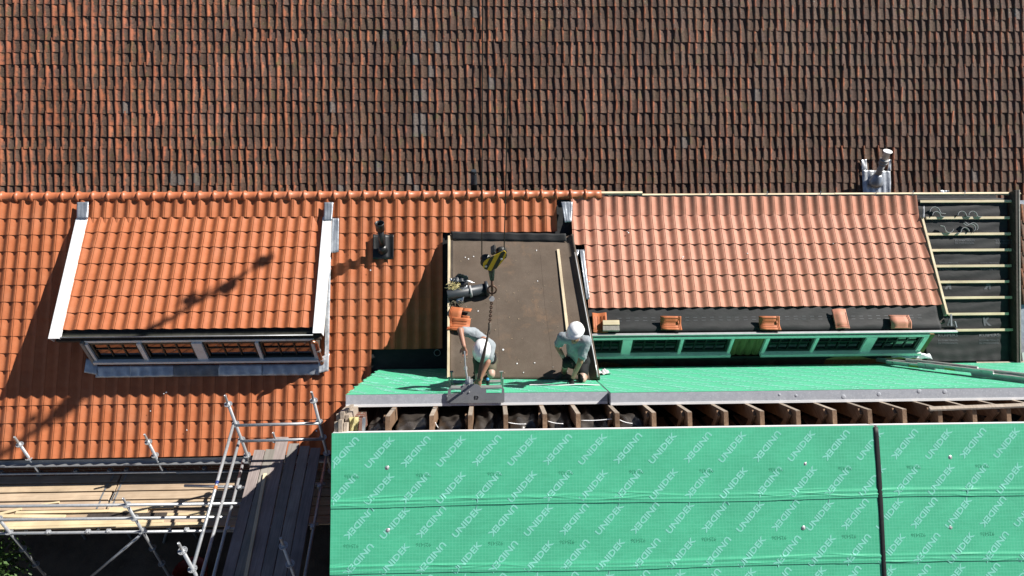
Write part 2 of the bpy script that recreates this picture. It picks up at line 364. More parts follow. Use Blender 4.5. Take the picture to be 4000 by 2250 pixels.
# ------------------------------------------------------------------ lettering as thin flat meshes
_tc = {}
def word_mesh(txt, bold=0.012):
    if (txt, bold) in _tc: return _tc[(txt, bold)]
    cu = bpy.data.curves.new('w', 'FONT'); cu.body = txt; cu.size = 1; cu.resolution_u = 2; cu.offset = bold; cu.fill_mode = 'FRONT'
    o = bpy.data.objects.new('w', cu); COL.objects.link(o); bpy.context.view_layer.update()
    me = bpy.data.meshes.new_from_object(o.evaluated_get(bpy.context.evaluated_depsgraph_get()))
    v = np.array([q.co[:] for q in me.vertices]); f = [tuple(p.vertices) for p in me.polygons]
    bpy.data.objects.remove(o); bpy.data.curves.remove(cu); bpy.data.meshes.remove(me)
    lo, hi = v.min(0), v.max(0); v = (v - (lo + hi) / 2); v[:, 2] = 0
    _tc[(txt, bold)] = (v, f, hi - lo); return _tc[(txt, bold)]
def put_word(mb, txt, c, ax, ay, length, ang=0.0, bold=0.012, height=None):
    v, f, sz = word_mesh(txt, bold); sx = length / sz[0]; sy = (height / sz[1]) if height else sx
    ca, sa = math.cos(ang), math.sin(ang); c = np.asarray(c)
    P = []
    for x, y, z in v:
        x, y = x * sx, y * sy; a, b = x * ca - y * sa, x * sa + y * ca; P.append(c + np.asarray(ax) * a + np.asarray(ay) * b)
    mb.add(P, f)
EX = A3(1, 0, 0)

# ================================================================== SETTING
g = MB(); g.add([(-300, -200, 0), (300, -200, 0), (300, 400, 0), (-300, 400, 0)], [(0, 1, 2, 3)])
go = g.build('ground', m_soil); go['kind'] = 'structure'

# ------------------------------------------------------------------ tiles
def add_attr(me, tint=(1, 1, 1, 1), wear=None):
    a = me.attributes.new('tint', 'FLOAT_COLOR', 'POINT')
    t = np.asarray(tint, np.float32)
    if t.ndim == 1: t = np.tile(t, (len(me.vertices), 1))
    a.data.foreach_set('color', t.ravel())
    if wear is not None:
        b = me.attributes.new('wear', 'FLOAT', 'POINT'); b.data.foreach_set('value', np.asarray(wear, np.float32))
def tile_shape(xs, zh, zt, L, th, lip_left):
    n = len(xs); V = []; Fc = []; sm = []
    for y, z in ((0, zt), (L * .5, (zt * .45 + zh * .55)), (L, zh)):
        V += [(x, y, q) for x, q in zip(xs, z)]
    for r in range(2):
        for i in range(n - 1): Fc.append((r * n + i, r * n + i + 1, (r + 1) * n + i + 1, (r + 1) * n + i)); sm.append(True)
    k = len(V); V += [(x, 0, q) for x, q in zip(xs, zt)] + [(x, 0.004, q - th) for x, q in zip(xs, zt)]
    for i in range(n - 1): Fc.append((k + n + i, k + n + i + 1, k + i + 1, k + i)); sm.append(False)
    if lip_left:
        k = len(V); V += [(xs[0], 0, zt[0]), (xs[0], L, zh[0]), (xs[0] + .002, L, zh[0] - lip_left), (xs[0] + .002, 0, zt[0] - lip_left)]
        Fc.append((k, k + 1, k + 2, k + 3)); sm.append(False)
    return np.array(V, float), Fc, sm
def tile_data(name, shp, m, wear=None):
    V, Fc, sm = shp; me = bpy.data.meshes.new(name); me.from_pydata(V.tolist(), [], Fc); me.update()
    me.polygons.foreach_set('use_smooth', sm); add_attr(me, (1, 1, 1, 1), wear); me.materials.append(m); return me
_xs = np.array([-.006, .004, .024, .048, .072, .094, .112, .130, .150, .172, .190, .206]); _c = np.cos(2 * PI * _xs / TW)
AMP = .0215
_xs = np.insert(_xs, 2, [.0095, .0100, .0150, .0155]); _c = np.cos(2 * PI * _xs / TW); _gr = np.zeros(len(_xs)); _gr[[3, 4]] = -.012   # interlock groove beside the roll
NEW = tile_shape(_xs, AMP * _c + _gr, AMP * .70 * _c + AMP * .30 + .010 + _gr, TG + .05, .014, .012)
SHORT = tile_shape(_xs, AMP * _c + _gr, AMP * .70 * _c + AMP * .30 + .010 + _gr, TG - .005, .014, .012)
me_new = tile_data('tile', NEW, m_tile); me_pale = tile_data('tile', NEW, m_tile_pale); me_new_short = tile_data('tile', SHORT, m_tile); me_pale_short = tile_data('tile', SHORT, m_tile_pale)
OW, OG = 0.1925, 0.305
_ox = np.array([-.07, -.02, .04, .12, .21, .31, .42, .56, .74, .90, 1.0]) * OW
_oz = np.array([.012, .027, .034, .034, .027, .016, .007, .001, .0, .004, .010]) * 1.1
_ow = np.array([1, 1, .95, .85, .62, .40, .2, .06, 0, .05, .1])
OLDT = tile_shape(_ox, _oz, _oz * .80 + .019 - .005 * np.cos(2 * PI * _ox / OW), OG + .06, .015, .020)
def old_wear(V): return np.interp(V[:, 0], _ox, _ow)
me_old = tile_data('tile', OLDT, m_old, old_wear(OLDT[0]))
me_old_slate = tile_data('tile', OLDT, m_old, old_wear(OLDT[0]) * 0 - 1.2)
def join_tiles(name, shp, mats, tints, m, parent, wears=None):
    V, Fc, sm = shp; nV = len(V); P = []; Fo = []; T = []; Wr = []
    for k, M in enumerate(mats):
        A = np.array(M); P.append(V @ A[:3, :3].T + A[:3, 3]); T.append(np.tile(np.array(tints[k], np.float32), (nV, 1)))
        if wears is not None: Wr.append(wears[k])
    P = np.concatenate(P) - origin(parent)
    Fa = [tuple(i + k * nV for i in f) for k in range(len(mats)) for f in Fc]
    me = bpy.data.meshes.new(name); me.from_pydata(P.tolist(), [], Fa); me.update(); me.polygons.foreach_set('use_smooth', sm * len(mats))
    add_attr(me, np.concatenate(T), np.concatenate(Wr) if wears is not None else None); me.materials.append(m)
    o = bpy.data.objects.new(name, me); COL.objects.link(o); o.parent = parent; o['kind'] = 'stuff'; return o
def slope_matrix(p, deg, jz=0.0, jx=0.0, jy=0.0):
    return Matrix.Translation(Vector(p)) @ Matrix.Rotation(R(deg) + jx, 4, 'X') @ Matrix.Rotation(jy, 4, 'Y') @ Matrix.Rotation(jz, 4, 'Z')
def jit_tint(s=.05):
    b = 1 + random.uniform(-s, s); h = random.uniform(-s, s) * .5
    return (min(b + h, 1.15), b, b - h, 1)

# ------------------------------------------------------------------ farmhouse with the new tiled roof
house = thing('farmhouse', 'farmhouse with bright orange tiled roof slope and ridge, left of the brown felt roof', 'house', (-4, 9, 0))
EAVE = M0 - MV * (TG * 14.05)
x0, x1 = -12.5, 12.0
def mp(x, s, off=0.0):                     # point on the main slope: x and distance s down from the first course line
    p = M0 - MV * s + MN * off; return A3(x, p[1], p[2])
sl_ = MB(); s_cut = (M0[1] - 8.74) / MV[1]; s_cut2 = (M0[1] - 8.50) / MV[1]
for xa, xb, s_ in ((x0, -.62, 4.15), (-.615, 7.80, s_cut), (7.805, 9.42, s_cut2)): sl_.slab([mp(xa, s_, -.075), mp(xb, s_, -.075), mp(xb, -.36, -.075), mp(xa, -.36, -.075)], MN, .10)
slope = sl_.build('roof_slope', m_underlay, house)
b = MB(); rear_n = A3(0, math.sin(R(MP)), math.cos(R(MP))); rv = A3(0, math.cos(R(MP)), -math.sin(R(MP)))
rp = A3(0, RIDGE[1], RIDGE[2]) - MN * .075
b.slab([A3(x0, *(rp + rv * 3.0)[1:]), A3(x0, *rp[1:]), A3(9.42, *rp[1:]), A3(9.42, *(rp + rv * 3.0)[1:])], rear_n, .1)
b.build('rear_slope', m_underlay, house)
xj = hit(37.3, 835, MAIN)[0]; k0 = int((xj - (-10.2)) / TW)
Xl_d, Xr_d = -6.42, -2.95                  # left dormer cheeks
cands = []
for i in range(15):
    for c in range(-k0, 80):
        X = xj + c * TW
        lim = 1.30 if i < 2 else (-0.74 if i < 9 else -2.02)
        if X + TW > lim: break
        if 1 <= i <= 8 and Xl_d + .05 < X < Xr_d - TW - .05: continue
        p = mp(X, i * TG, -.024) ; px, py, d = proj(p + EX * TW / 2)
        cands.append((d if (-20 < px < 4020 and py < 2260) else 99 + d, X, i))
cands.sort()
mats, tints = [], []
for n_, (d, X, i) in enumerate(cands):
    p = mp(X + random.uniform(-.0012, .0012), i * TG + random.uniform(-.003, .003), -.024 + random.uniform(-.0008, .0008)); t = jit_tint(.06)
    M = slope_matrix(p, MP, random.uniform(-.004, .004), random.uniform(-.002, .002))
    if n_ < 300: inst(me_new, 'tile', slope, M, t)
    else: mats.append(M); tints.append(t)
join_tiles('tile_field', NEW, mats, tints, m_tile, slope)
# ridge tiles
rc = atY(1000, 767, RIDGE[1] + .065)
rt = MB(); rt.lathe((0, 0, 0), (1, 0, 0), [(0, .070), (.004, .096), (.014, .106), (.030, .108), (.046, .104), (.056, .092), (.060, .0845), (.20, .083), (.315, .082)], 20)
me_ridge = rt.mesh('ridge_tile', smooth=True); me_ridge.materials.append(m_ridge); add_attr(me_ridge)
rs = 0.2665; xr_end = hit(2292, 768, (A3(0, 1, 0), rc))[0]
for n_ in range(43):
    X = xr_end - .06 - n_ * rs
    yy = rc[1]; zz = rc[2] + random.uniform(-.003, .003)
    M = Matrix.Translation((X, yy, zz)) @ Matrix.Rotation(random.uniform(-.006, .006), 4, 'Z') @ Matrix.Rotation(random.uniform(-.01, .004), 4, 'Y')
    inst(me_ridge, 'ridge_tile', house, M, jit_tint(.04))
# copper strip and ridge batten on the unfinished right half
b = MB(); b.box((xr_end + .10, rc[1] + .02, rc[2] + .01), (.20, .13, .012)); b.box((xr_end + .10, rc[1] - .055, rc[2] - .035), (.20, .012, .09)); b.build('copper_strip', m_copper, house)
def rb(x_a, x_b, dz, wd=.05, ht=.035):
    b = MB(); b.bar((x_a, rc[1] + .03, rc[2] + dz), (x_b, rc[1] + .03, rc[2] + dz), wd, ht); return b.build('ridge_batten', m_batten, house)
rb(xr_end + .16, xr_end + 1.02, .012, .06, .05)
rb(xr_end + .98, xr_end + 4.6, -.03); rb(xr_end + 4.605, 9.9, -.026)
for px in (2768, 2992, 3200, 3416, 3560, 3762, 3955):
    p = atY(px, 770, rc[1]); b = MB(); b.bar((p[0], rc[1] - .03, rc[2] - .07), (p[0] + .02, rc[1] + .05, rc[2] + .035), .016, .006); b.build('batten_clip', m_zinc, house)
# gutter, fascia and brick wall under the eave
ev = mp(0, 14.05 * TG, -.02)
gut = MB(); prof = [(.065 * math.cos(a), -.065 * math.sin(a)) for a in np.linspace(0, PI, 9)]
gp = [(ev[1] - .045 + y, ev[2] - .045 + z) for y, z in prof] + [(ev[1] - .045 - .065, ev[2] - .040)]
vs_ = [(xx, y, z) for xx in (x0, -2.2) for (y, z) in gp]; nn = len(gp)
gut.add(vs_, [(i, i + 1, nn + i + 1, nn + i) for i in range(nn - 1)])
gut.tube([(x0, ev[1] - .112, ev[2] - .040), (-2.2, ev[1] - .112, ev[2] - .040)], .011, 6); gut.build('gutter', m_zinc, house)
b = MB(); b.box(((x0 - 2.2) / 2, ev[1] + .06, ev[2] - .10), (abs(x0 + 2.2), .03, .20)); b.build('fascia_board', m_darkwood, house)
wallY = ev[1] + .42
b = MB(); b.box(((x0 + 10.6) / 2, wallY + .11, (ev[2] + .1) / 2), (10.6 - x0, .22, ev[2] + .1)); b.build('brick_wall', m_brick, house)
for px in (420, 1000 - 620, 700, 60):
    p = atY(px, 1828, wallY); b = MB(); b.box((p[0], wallY - .02, ev[2] - .36), (.55, .06, .5)); b.build('wall_window', m_paintdark, house)
    b = MB(); b.box((p[0] + .31, wallY - .03, ev[2] - .36), (.06, .07, .55)); b.box((p[0] - .31, wallY - .03, ev[2] - .36), (.06, .07, .55)); b.build('window_frame', m_paint, house)

# ------------------------------------------------------------------ rear building with the old roof
rear = thing('rear_house', 'house behind the ridge with an old weathered brown pantile roof', 'house', (0, 17, 0))
ON, O0 = OLD; OV = upslope(50)
def op(x, s, off=0.0):                     # s measured up the slope
    p = O0 + OV * s + ON * off; return A3(x, p[1], p[2])
b = MB(); b.slab([op(-16.5, -2.0, -.07), op(16.5, -2.0, -.07), op(16.5, 6.4, -.07), op(-16.5, 6.4, -.07)], ON, .1); oslope = b.build('old_roof_slope', m_dark, rear)
b = MB(); b.box((0, op(0, -2)[1] + 4.2, op(0, -2)[2] / 2), (32.5, 8, op(0, -2)[2] - .05)); b.build('rear_wall', m_brick, rear)
rowstart = -0.02
SL = set()                                  # grey replacement tiles seen in the photo (pixel positions)
for q in ((500, 405), (1292, 408), (680, 722), (705, 722), (770, 722), (325, 672), (1625, 95), (1860, 55), (1505, 140), (1650, 135), (1710, 190), (1625, 232), (1680, 270), (1640, 365), (1670, 365), (1920, 325), (1620, 450), (1665, 450), (1640, 508), (1665, 508), (1495, 635), (1590, 685), (1640, 722), (1340, 722), (2665, 550), (2970, 380), (3825, 688), (3975, 50)):
    h_ = hit(*q, OLD); s = (h_ - O0).dot(OV); SL.add((int(math.floor(h_[0] / OW)), int(math.floor((s - rowstart) / OG))))
cands = []
for i in range(-2, 20):
    wob = [random.uniform(0, 6.28) for _ in range(3)]
    for c in range(-77, 77):
        X = c * OW + .012 * math.sin(c * .23 + wob[0]) + random.uniform(-.006, .006)
        s = rowstart + i * OG + .007 * math.sin(c * .11 + wob[1]) + random.uniform(-.008, .008) + (.03 if random.random() < .01 else 0)
        p = op(X, s, -.012 + .003 * math.sin(c * .07 + wob[2]) + random.uniform(-.003, .003)); px, py, d = proj(p + EX * OW / 2 + OV * .15)
        vis = -10 < px < 4010 and -30 < py < 742
        cands.append((abs(i - 1) * 10 + abs(c) * .05 if vis else 1e4, p, (c, i) in SL))
cands.sort(key=lambda q: q[0])
mats, tints, wears = [], [], []; ow = old_wear(OLDT[0])
for n_, (d, p, slate) in enumerate(cands):
    if slate: t = (1.25, 1.62, 1.95, 1)
    else:
        b_ = random.uniform(.76, 1.16); t = (b_ * random.uniform(.97, 1.06), b_, b_ * random.uniform(.92, 1.05), 1)
    M = slope_matrix(p, 50, random.gauss(0, .030), random.gauss(0, .010), random.gauss(0, .035))
    if n_ < 300: inst(me_old_slate if slate else me_old, 'tile', oslope, M, t)
    else: mats.append(M); tints.append(t); wears.append(ow * 0 - 1.2 if slate else ow + random.uniform(-.28, .28))
join_tiles('tile_field', OLDT, mats, tints, m_old, oslope, wears)

# ------------------------------------------------------------------ dormers
DG = 0.300
def dp(x, s, off=0.0):
    p = D0 - DV * s + DN * off; return A3(x, p[1], p[2])
def dormer_tiles(parent, me, rows, jt=.05):
    for (X, s) in rows:
        p = dp(X + random.uniform(-.001, .001), s + random.uniform(-.003, .003), -.018); inst(me if s > DG * 1.5 else (me_new_short if me is me_new else me_pale_short), 'tile', parent, slope_matrix(p, DP, random.uniform(-.004, .004), random.uniform(-.002, .002)), jit_tint(jt))
def wavy_lead(name, m, parent, fn, nu, nv, n, amp=.006, t=.003, lo=9.0):
    ph = [random.uniform(0, 6) for _ in range(6)]
    def f(u, v):
        p = np.asarray(fn(u, v)); a = amp * (math.sin(u * lo * 2.1 + ph[0] + 2 * v) + .7 * math.sin(v * 5.3 + ph[1] + 3 * u) + .5 * math.sin(u * lo * 5 + v * 4 + ph[2]))
        return p + np.asarray(n) * a
    b = MB(); b.sheet(f, nu, nv, n, t); return b.build(name, m, parent, True)
def lerp4(q):
    q = [np.asarray(p, float) for p in q]
    return lambda u, v: (q[0] * (1 - u) + q[1] * u) * (1 - v) + (q[3] * (1 - u) + q[2] * u) * v
class Wall:                                 # a glazed front: points by x and height h above the sill line
    def __init__(s, y, tilt): s.n = A3(0, -math.cos(R(tilt)), -math.sin(R(tilt))); s.w = A3(0, -math.sin(R(tilt)), math.cos(R(tilt))); s.p = A3(0, y[0], y[1]); s.pl = (s.n, s.p)
    def P(s, x, h, out=0.0): return A3(x, 0, 0) + A3(0, s.p[1], s.p[2]) + s.w * h + s.n * out
    def X(s, px, py): return hit(px, py, s.pl)[0]
def rect(mb, W, xa, xb, ha, hb, o0, o1):   # box on the wall
    mb.box(W.P((xa + xb) / 2, (ha + hb) / 2, (o0 + o1) / 2), (xb - xa, hb - ha, abs(o1 - o0)), (EX, W.w, W.n))
def glazing(W, parent, xa, xb, ha, hb, cols, split):
    fr = MB(); f = .045
    rect(fr, W, xa, xb, ha, ha + f, -.05, .0); rect(fr, W, xa, xb, hb - f, hb, -.05, .0); rect(fr, W, xa, xa + f, ha + f, hb - f, -.05, -.001); rect(fr, W, xb - f, xb, ha + f, hb - f, -.05, -.001)
    win = fr.build('window', m_paintdark, parent)
    xs_ = np.linspace(xa + f, xb - f, cols + 1); hs = [ha + f, ha + f + (hb - ha - 2 * f) * split, hb - f]
    for i in range(cols):
        for j in range(2):
            b = MB(); t = random.uniform(-.002, .002)
            b.box(W.P((xs_[i] + xs_[i + 1]) / 2, (hs[j] + hs[j + 1]) / 2, -.034 + t), (xs_[i + 1] - xs_[i] - .004, hs[j + 1] - hs[j] - .004, .006), (EX, W.w, W.n)); b.build('pane', m_glass, win)
    for x in xs_[1:-1]: b = MB(); rect(b, W, x - .011, x + .011, ha + f, hb - f, -.045, -.012); b.build('glazing_bar', m_paintdark, win)
    b = MB(); rect(b, W, xa + f, xb - f, hs[1] - .011, hs[1] + .011, -.0445, -.014); b.build('glazing_bar', m_paintdark, win)
    return win
def half_gutter(name, m, parent, xa, xb, yc, zc, r, ends=True):
    g_ = MB(); pr = [(yc + r * math.cos(a), zc - r * math.sin(a)) for a in np.linspace(0, PI, 9)]; nn = len(pr)
    vs_ = [(xx, y, z) for xx in (xa, xb) for (y, z) in pr]
    g_.add(vs_, [(i, i + 1, nn + i + 1, nn + i) for i in range(nn - 1)])
    if ends: g_.add(vs_, [tuple(range(nn)), tuple(range(2 * nn - 1, nn - 1, -1))])
    o = g_.build(name, m_gutter_in, parent, True)
    l_ = MB(); l_.tube([(xa, yc - r, zc + .004), (xb, yc - r, zc + .004)], .010, 6); l_.build('gutter_lip', m, parent, True)
    return o

# left dormer
base_l = hit(378, 1428, MAIN)
dl = thing('dormer', 'left dormer with clean orange tiles, white edge boards and four dark windows', 'dormer', base_l)
xa_t, ncol = -7.085, 20
dormer_tiles(dl, me_new, [(xa_t + c * TW, DG * (i + 1)) for i in range(7) for c in range(ncol)])
xb_t = xa_t + ncol * TW
b = MB(); b.slab([dp(xa_t - .12, 2.28, -.06), dp(xb_t + .12, 2.28, -.06), dp(xb_t + .12, -.05, -.06), dp(xa_t - .12, -.05, -.06)], DN, .08); b.build('roof_deck', m_darkwood, dl)
for (xa, xb, s1) in ((xa_t - .175, xa_t - .008, 2.27), (xb_t + .010, xb_t + .150, 2.22)):
    b = MB(); b.slab([dp(xa, s1, .050), dp(xb, s1, .050), dp(xb, .05, .050), dp(xa, .05, .050)], DN, .012)
    out = xa if xa < xa_t else xb; ins = xb if xa < xa_t else xa
    b.slab([dp(out - .006, s1, .049), dp(out + .006, s1, .049), dp(out + .006, .05, .049), dp(out - .006, .05, .049)], DN, .17)
    b.slab([dp(ins - .004, s1, .047), dp(ins + .004, s1, .047), dp(ins + .004, .05, .047), dp(ins - .004, .05, .047)], DN, .05)
    b.build('edge_board', m_white, dl)
ge = dp(0, 2.15, -.0)
half_gutter('gutter', m_zinc, dl, xa_t - .01, xb_t + .015, ge[1] - .05, ge[2] - .02, .055)
zb_l = atY(800, 1404, base_l[1])[2]
WL = Wall((base_l[1], zb_l), 5)
xs_l = [WL.X(px, 1410 - (px - 375) * .0161) for px in (376, 387, 571, 588, 779, 819, 1020, 1033, 1232, 1245)]
ht = D0[2] - (D0[1] - WL.p[1]) * math.tan(R(DP)) - .13 - zb_l - .01
fr = MB()
for i in range(0, 10, 2): rect(fr, WL, xs_l[i], xs_l[i + 1], 0.03, ht, -.06, .035)
rect(fr, WL, xs_l[0] - .02, xs_l[-1] + .01, -.02, .031, -.06, .075); rect(fr, WL, xs_l[0], xs_l[-1], ht, ht + .05, -.06, .0)
bevel(fr.build('window_frame', m_paint, dl), .004)
for i in range(1, 9, 2): glazing(WL, dl, xs_l[i], xs_l[i + 1], .031, ht, 3, .60)
b = MB(); rect(b, WL, xs_l[0] + .02, xs_l[-1] - .02, -.3, ht, -.25, -.20); b.build('dark_backing', m_dark, dl)  # near-black sheet, darkness of the unlit room put into its colour
for X in (xs_l[0] + .03, xs_l[-1] - .05):  # cheeks
    b = MB(); yb, zt = WL.p[1] + .02, ht + zb_l + .05
    pa = A3(X, yb, base_l[2] - .05); pb = A3(X, yb, zt); pc = A3(X, D0[1] + .05, D0[2] - .16)
    b.add([pa, pb, pc, pa + EX * .04, pb + EX * .04, pc + EX * .04], [(0, 1, 2), (5, 4, 3), (0, 3, 4, 1), (1, 4, 5, 2), (2, 5, 3, 0)]); b.build('cheek', m_darkwood, dl)
b = MB(); p = WL.P(xs_l[0] + .0, 0); b.bar(WL.P(xs_l[0] - .03, -.1, -.0), WL.P(xs_l[0] - .03, ht + .05, -.0), .05, .10, WL.n); b.build('corner_post', m_board_y, dl)
# lead apron below the windows, hanging over the tiles
def apron(xa, xb, z0, s_len, off):
    top = A3(0, base_l[1] - .03, z0)
    def f(u, v):
        x = xa + (xb - xa) * u; s0 = (M0 - top).dot(MV); s = s0 + v * s_len
        q = mp(x, s, off + .014 * math.cos(2 * PI * (x - xj) / TW) * v - .004 * v + .03 * (1 - v)); return q
    return f
zz0 = base_l[2] + .02
for j, (a, c) in enumerate(((0, .155), (.155, .34), (.34, .55), (.55, .74), (.74, 1.0))):
    wavy_lead('lead_apron', m_lead if j != 2 else m_leaddark, dl, apron(xs_l[0] - .02 + (xs_l[-1] - xs_l[0]) * a, xs_l[0] + (xs_l[-1] - xs_l[0]) * c + .01, zz0, .20, .035 + .003 * (j % 2)), 26, 6, MN, .005)
q = [hit(328, 1455, MAIN, .05), hit(378, 1465, MAIN, .05), hit(382, 1405, MAIN, .07), hit(338, 1400, MAIN, .07)]
wavy_lead('lead_flap', m_lead, dl, lerp4(q), 8, 8, MN, .004)
q = [hit(1243, 1458, MAIN, .07), hit(1283, 1450, MAIN, .06), hit(1286, 1380, MAIN, .07), hit(1243, 1400, MAIN, .08)]
wavy_lead('lead_flap', m_leadbright, dl, lerp4(q), 8, 8, MN, .006)
q = [hit(1268, 1440, MAIN, .05), hit(1284, 1440, MAIN, .04), hit(1292, 1005, MAIN, .04), hit(1270, 1005, MAIN, .05)]
wavy_lead('lead_side_strip', m_leadbright, dl, lerp4(q), 5, 40, MN, .005)
q = [hit(1292, 988, MAIN, .045), hit(1322, 985, MAIN, .04), hit(1324, 852, MAIN, .04), hit(1297, 852, MAIN, .045)]
wavy_lead('lead_side_strip', m_lead, dl, lerp4(q), 8, 14, MN, .006)
for q in ((298, 852, 342, 852, 345, 788, 300, 790), (1264, 862, 1296, 860, 1302, 790, 1266, 790)):
    Q = [hit(q[0], q[1], MAIN, .085), hit(q[2], q[3], MAIN, .085), hit(q[4], q[5], MAIN, .055), hit(q[6], q[7], MAIN, .055)]
    wavy_lead('lead_cap', m_lead, dl, lerp4(Q), 8, 10, MN, .005, .02)
pa = WL.P(xs_l[-1] + .03, ht - .02, .03); pb = WL.P(xs_l[-1] + .05, -.10, .05)
b = MB(); b.tube([pa + A3(-.05, -.05, .08), pa, pb, pb + A3(.03, -.05, -.06)], .034, 10); b.build('copper_downpipe', m_copper, dl, True)
for t in (.35, .8): b = MB(); q = pa * (1 - t) + pb * t; b.lathe(q, pb - pa, [(-.02, .044), (.02, .044)], 10); b.build('pipe_clip', m_zinc, dl)

# right dormer
base_r = hit(2900, 1400, MAIN)
dr = thing('dormer', 'long right dormer with pale pink tiles, black eave foil and green lit windows', 'dormer', base_r)
XR = 7.875
xl12 = hit(2206, 880, DORM)[0]; xl36 = hit(2287, 1040, DORM)[0]; xl0 = hit(2236, 830, MAIN)[0]
rows = [(XR - (c + 1) * TW, DG * (i + 1)) for i in range(6) for c in range(40) if XR - (c + 1) * TW > (xl12 if i < 2 else xl36) - .06]
dormer_tiles(dr, me_pale, rows, .05)
for c in range(40):
    X = XR - (c + 1) * TW
    if X > xl0 - .06: inst(me_pale, 'tile', dr, slope_matrix(mp(X, random.uniform(-.003, .003), -.024), MP, random.uniform(-.004, .004)), jit_tint(.05))
s_g = -(hit(3000, 1284, DORM) - D0).dot(DV)
b = MB(); b.slab([dp(xl36 - .02, s_g - .10, -.06), dp(XR + .01, s_g - .10, -.06), dp(XR + .01, -.05, -.06), dp(xl36 - .02, -.05, -.06)], DN, .08); b.build('roof_deck', m_darkwood, dr)
ph = [random.uniform(0, 6) for _ in range(6)]
def foil(u, v):
    x = xl36 - .02 + (XR - .08 - xl36) * u; s = 1.70 + (s_g - 1.66) * v
    return dp(x, s, -.035 + .008 * math.sin(x * 3.1 + ph[0] + 5 * v) * (1 - .4 * v) + .006 * math.sin(x * 9 + v * 9 + ph[1]) + .014 * math.exp(-((v - .85) / .12) ** 2) - .05 * max(0, v - .9) * 4)
b = MB(); b.sheet(foil, 150, 14, DN, .004); b.build('eave_foil', m_underlay, dr, True)
b = MB()
for x in np.arange(xl36 + .5, XR - .4, .145):
    for s in (1.98, 2.03):
        fo = lambda xx, ss: np.asarray(foil((xx - xl36 + .02) / (XR - .08 - xl36), (ss - 1.70) / (s_g - 1.66))) + DN * .0025
        b.add([fo(x, s + .004), fo(x + .035, s + .004), fo(x + .07, s + .004), fo(x + .07, s - .004), fo(x + .035, s - .004), fo(x, s - .004)], [(0, 1, 4, 5), (1, 2, 3, 4)])
b.build('printed_dashes', m_uprint, dr, kind='stuff')
gr = dp(0, s_g, -.035)
half_gutter('gutter', m_zinc, dr, xl36 + .02, 8.02, gr[1] - .035, gr[2] - .005, .055)
b = MB(); b.box(((xl36 + 8.0) / 2, gr[1] - .10, gr[2] + .004), (8.0 - xl36, .05, .018)); b.build('gutter_trim', m_alu, dr)
b = MB(); b.slab([dp(XR + .012, s_g - .22, .03), dp(XR + .05, s_g - .22, .03), dp(XR + .05, .1, .03), dp(XR + .012, .1, .03)], DN, .09); b.build('edge_batten', m_batten_y, dr)
b = MB(); b.bar(dp(XR + .09, s_g - .22, .02), dp(XR + .07, s_g - .02, -.02), .025, .03); b.bar(dp(XR + .14, s_g - .1, 0), dp(XR + .16, s_g + .0, -.03), .018, .03); b.build('gutter_bracket', m_zinc, dr)
Q = [hit(2206, 868, DORM, .06), hit(2233, 866, DORM, .06), hit(2236, 788, MAIN, .06), hit(2192, 788, MAIN, .05)]
wavy_lead('lead_cap', m_lead, dr, lerp4(Q), 8, 12, DN, .006, .012)
Q = [hit(3604, 850, DORM, .05), hit(3612, 850, DORM, .05), hit(3612, 805, DORM, .05), hit(3606, 805, DORM, .05)]
wavy_lead('lead_cap', m_leaddark, dr, lerp4(Q), 4, 8, DN, .004)
WR = Wall((gr[1] + .26, 0), 5); WR.p = hit(2900, 1378, (A3(0, -1, 0), A3(0, gr[1] + .03, 0))); WR.pl = (WR.n, WR.p)
sy = lambda px: 1383 - (px - 2330) * .0089
xr_ = [WR.X(px, sy(px)) for px in (2306, 2422, 2459, 2643, 2655, 2836, 2847, 2968, 2982, 3158, 3170, 3352, 3391, 3568, 3586)]
hr = D0[2] - (D0[1] - (WR.p[1] - .05)) * math.tan(R(DP)) - .15 - WR.p[2] - .06
fr = MB()
for a, c in ((1, 2), (3, 4), (5, 6), (7, 8), (9, 10), (11, 12), (13, 14)): rect(fr, WR, xr_[a], xr_[c], .031, hr, -.06, .035)
for a, c in ((0, 6), (7, 14)): rect(fr, WR, xr_[a] - .01, xr_[c] + .01, -.03, .032, -.06, .085)
rect(fr, WR, xr_[0], xr_[14], hr, hr + .06, -.06, .03)
bevel(fr.build('window_frame', m_paint, dr), .004)
for a, c, n_ in ((0, 1, 3), (2, 3, 4), (4, 5, 4), (8, 9, 4), (10, 11, 4), (12, 13, 4)): glazing(WR, dr, xr_[a], xr_[c], .033, hr, n_, .62)
b = MB(); rect(b, WR, xr_[0] - .3, xr_[14], -.35, hr, -.26, -.20); b.build('dark_backing', m_dark, dr)  # near-black backing painted as the dark interior behind the glass
for i in range(4):                          # mossy corrugated boards between the windows
    xa, xb = xr_[6] + (xr_[7] - xr_[6]) * i / 4, xr_[6] + (xr_[7] - xr_[6]) * (i + 1) / 4
    b = MB(); b.grid(lambda u, v: WR.P(xa + (xb - xa) * u, -.06 + (hr + .06) * v, -.02 + .03 * math.sin(u * PI)), 6, 2); b.build('wall_board', m_panelwood, dr, True)
b = MB(); rect(b, WR, xr_[14], xr_[14] + .09, -.12, hr + .04, -.10, .02); b.build('corner_post', m_panelwood, dr)
b = MB(); X = xr_[14] + .04; pa = WR.P(X, -.5, -.1); pb = WR.P(X, hr + .02, -.1); pc = A3(X, D0[1], D0[2] - .16)
b.add([pa, pb, pc, pa - EX * .05, pb - EX * .05, pc - EX * .05], [(0, 1, 2), (5, 4, 3), (0, 3, 4, 1), (1, 4, 5, 2), (2, 5, 3, 0)]); b.build('cheek', m_underlay, dr)
b = MB(); X = xl36 - .01; pa = A3(X, pa[1], pa[2]); pb = A3(X, pb[1], pb[2]); pc = A3(X, D0[1], D0[2] - .16)
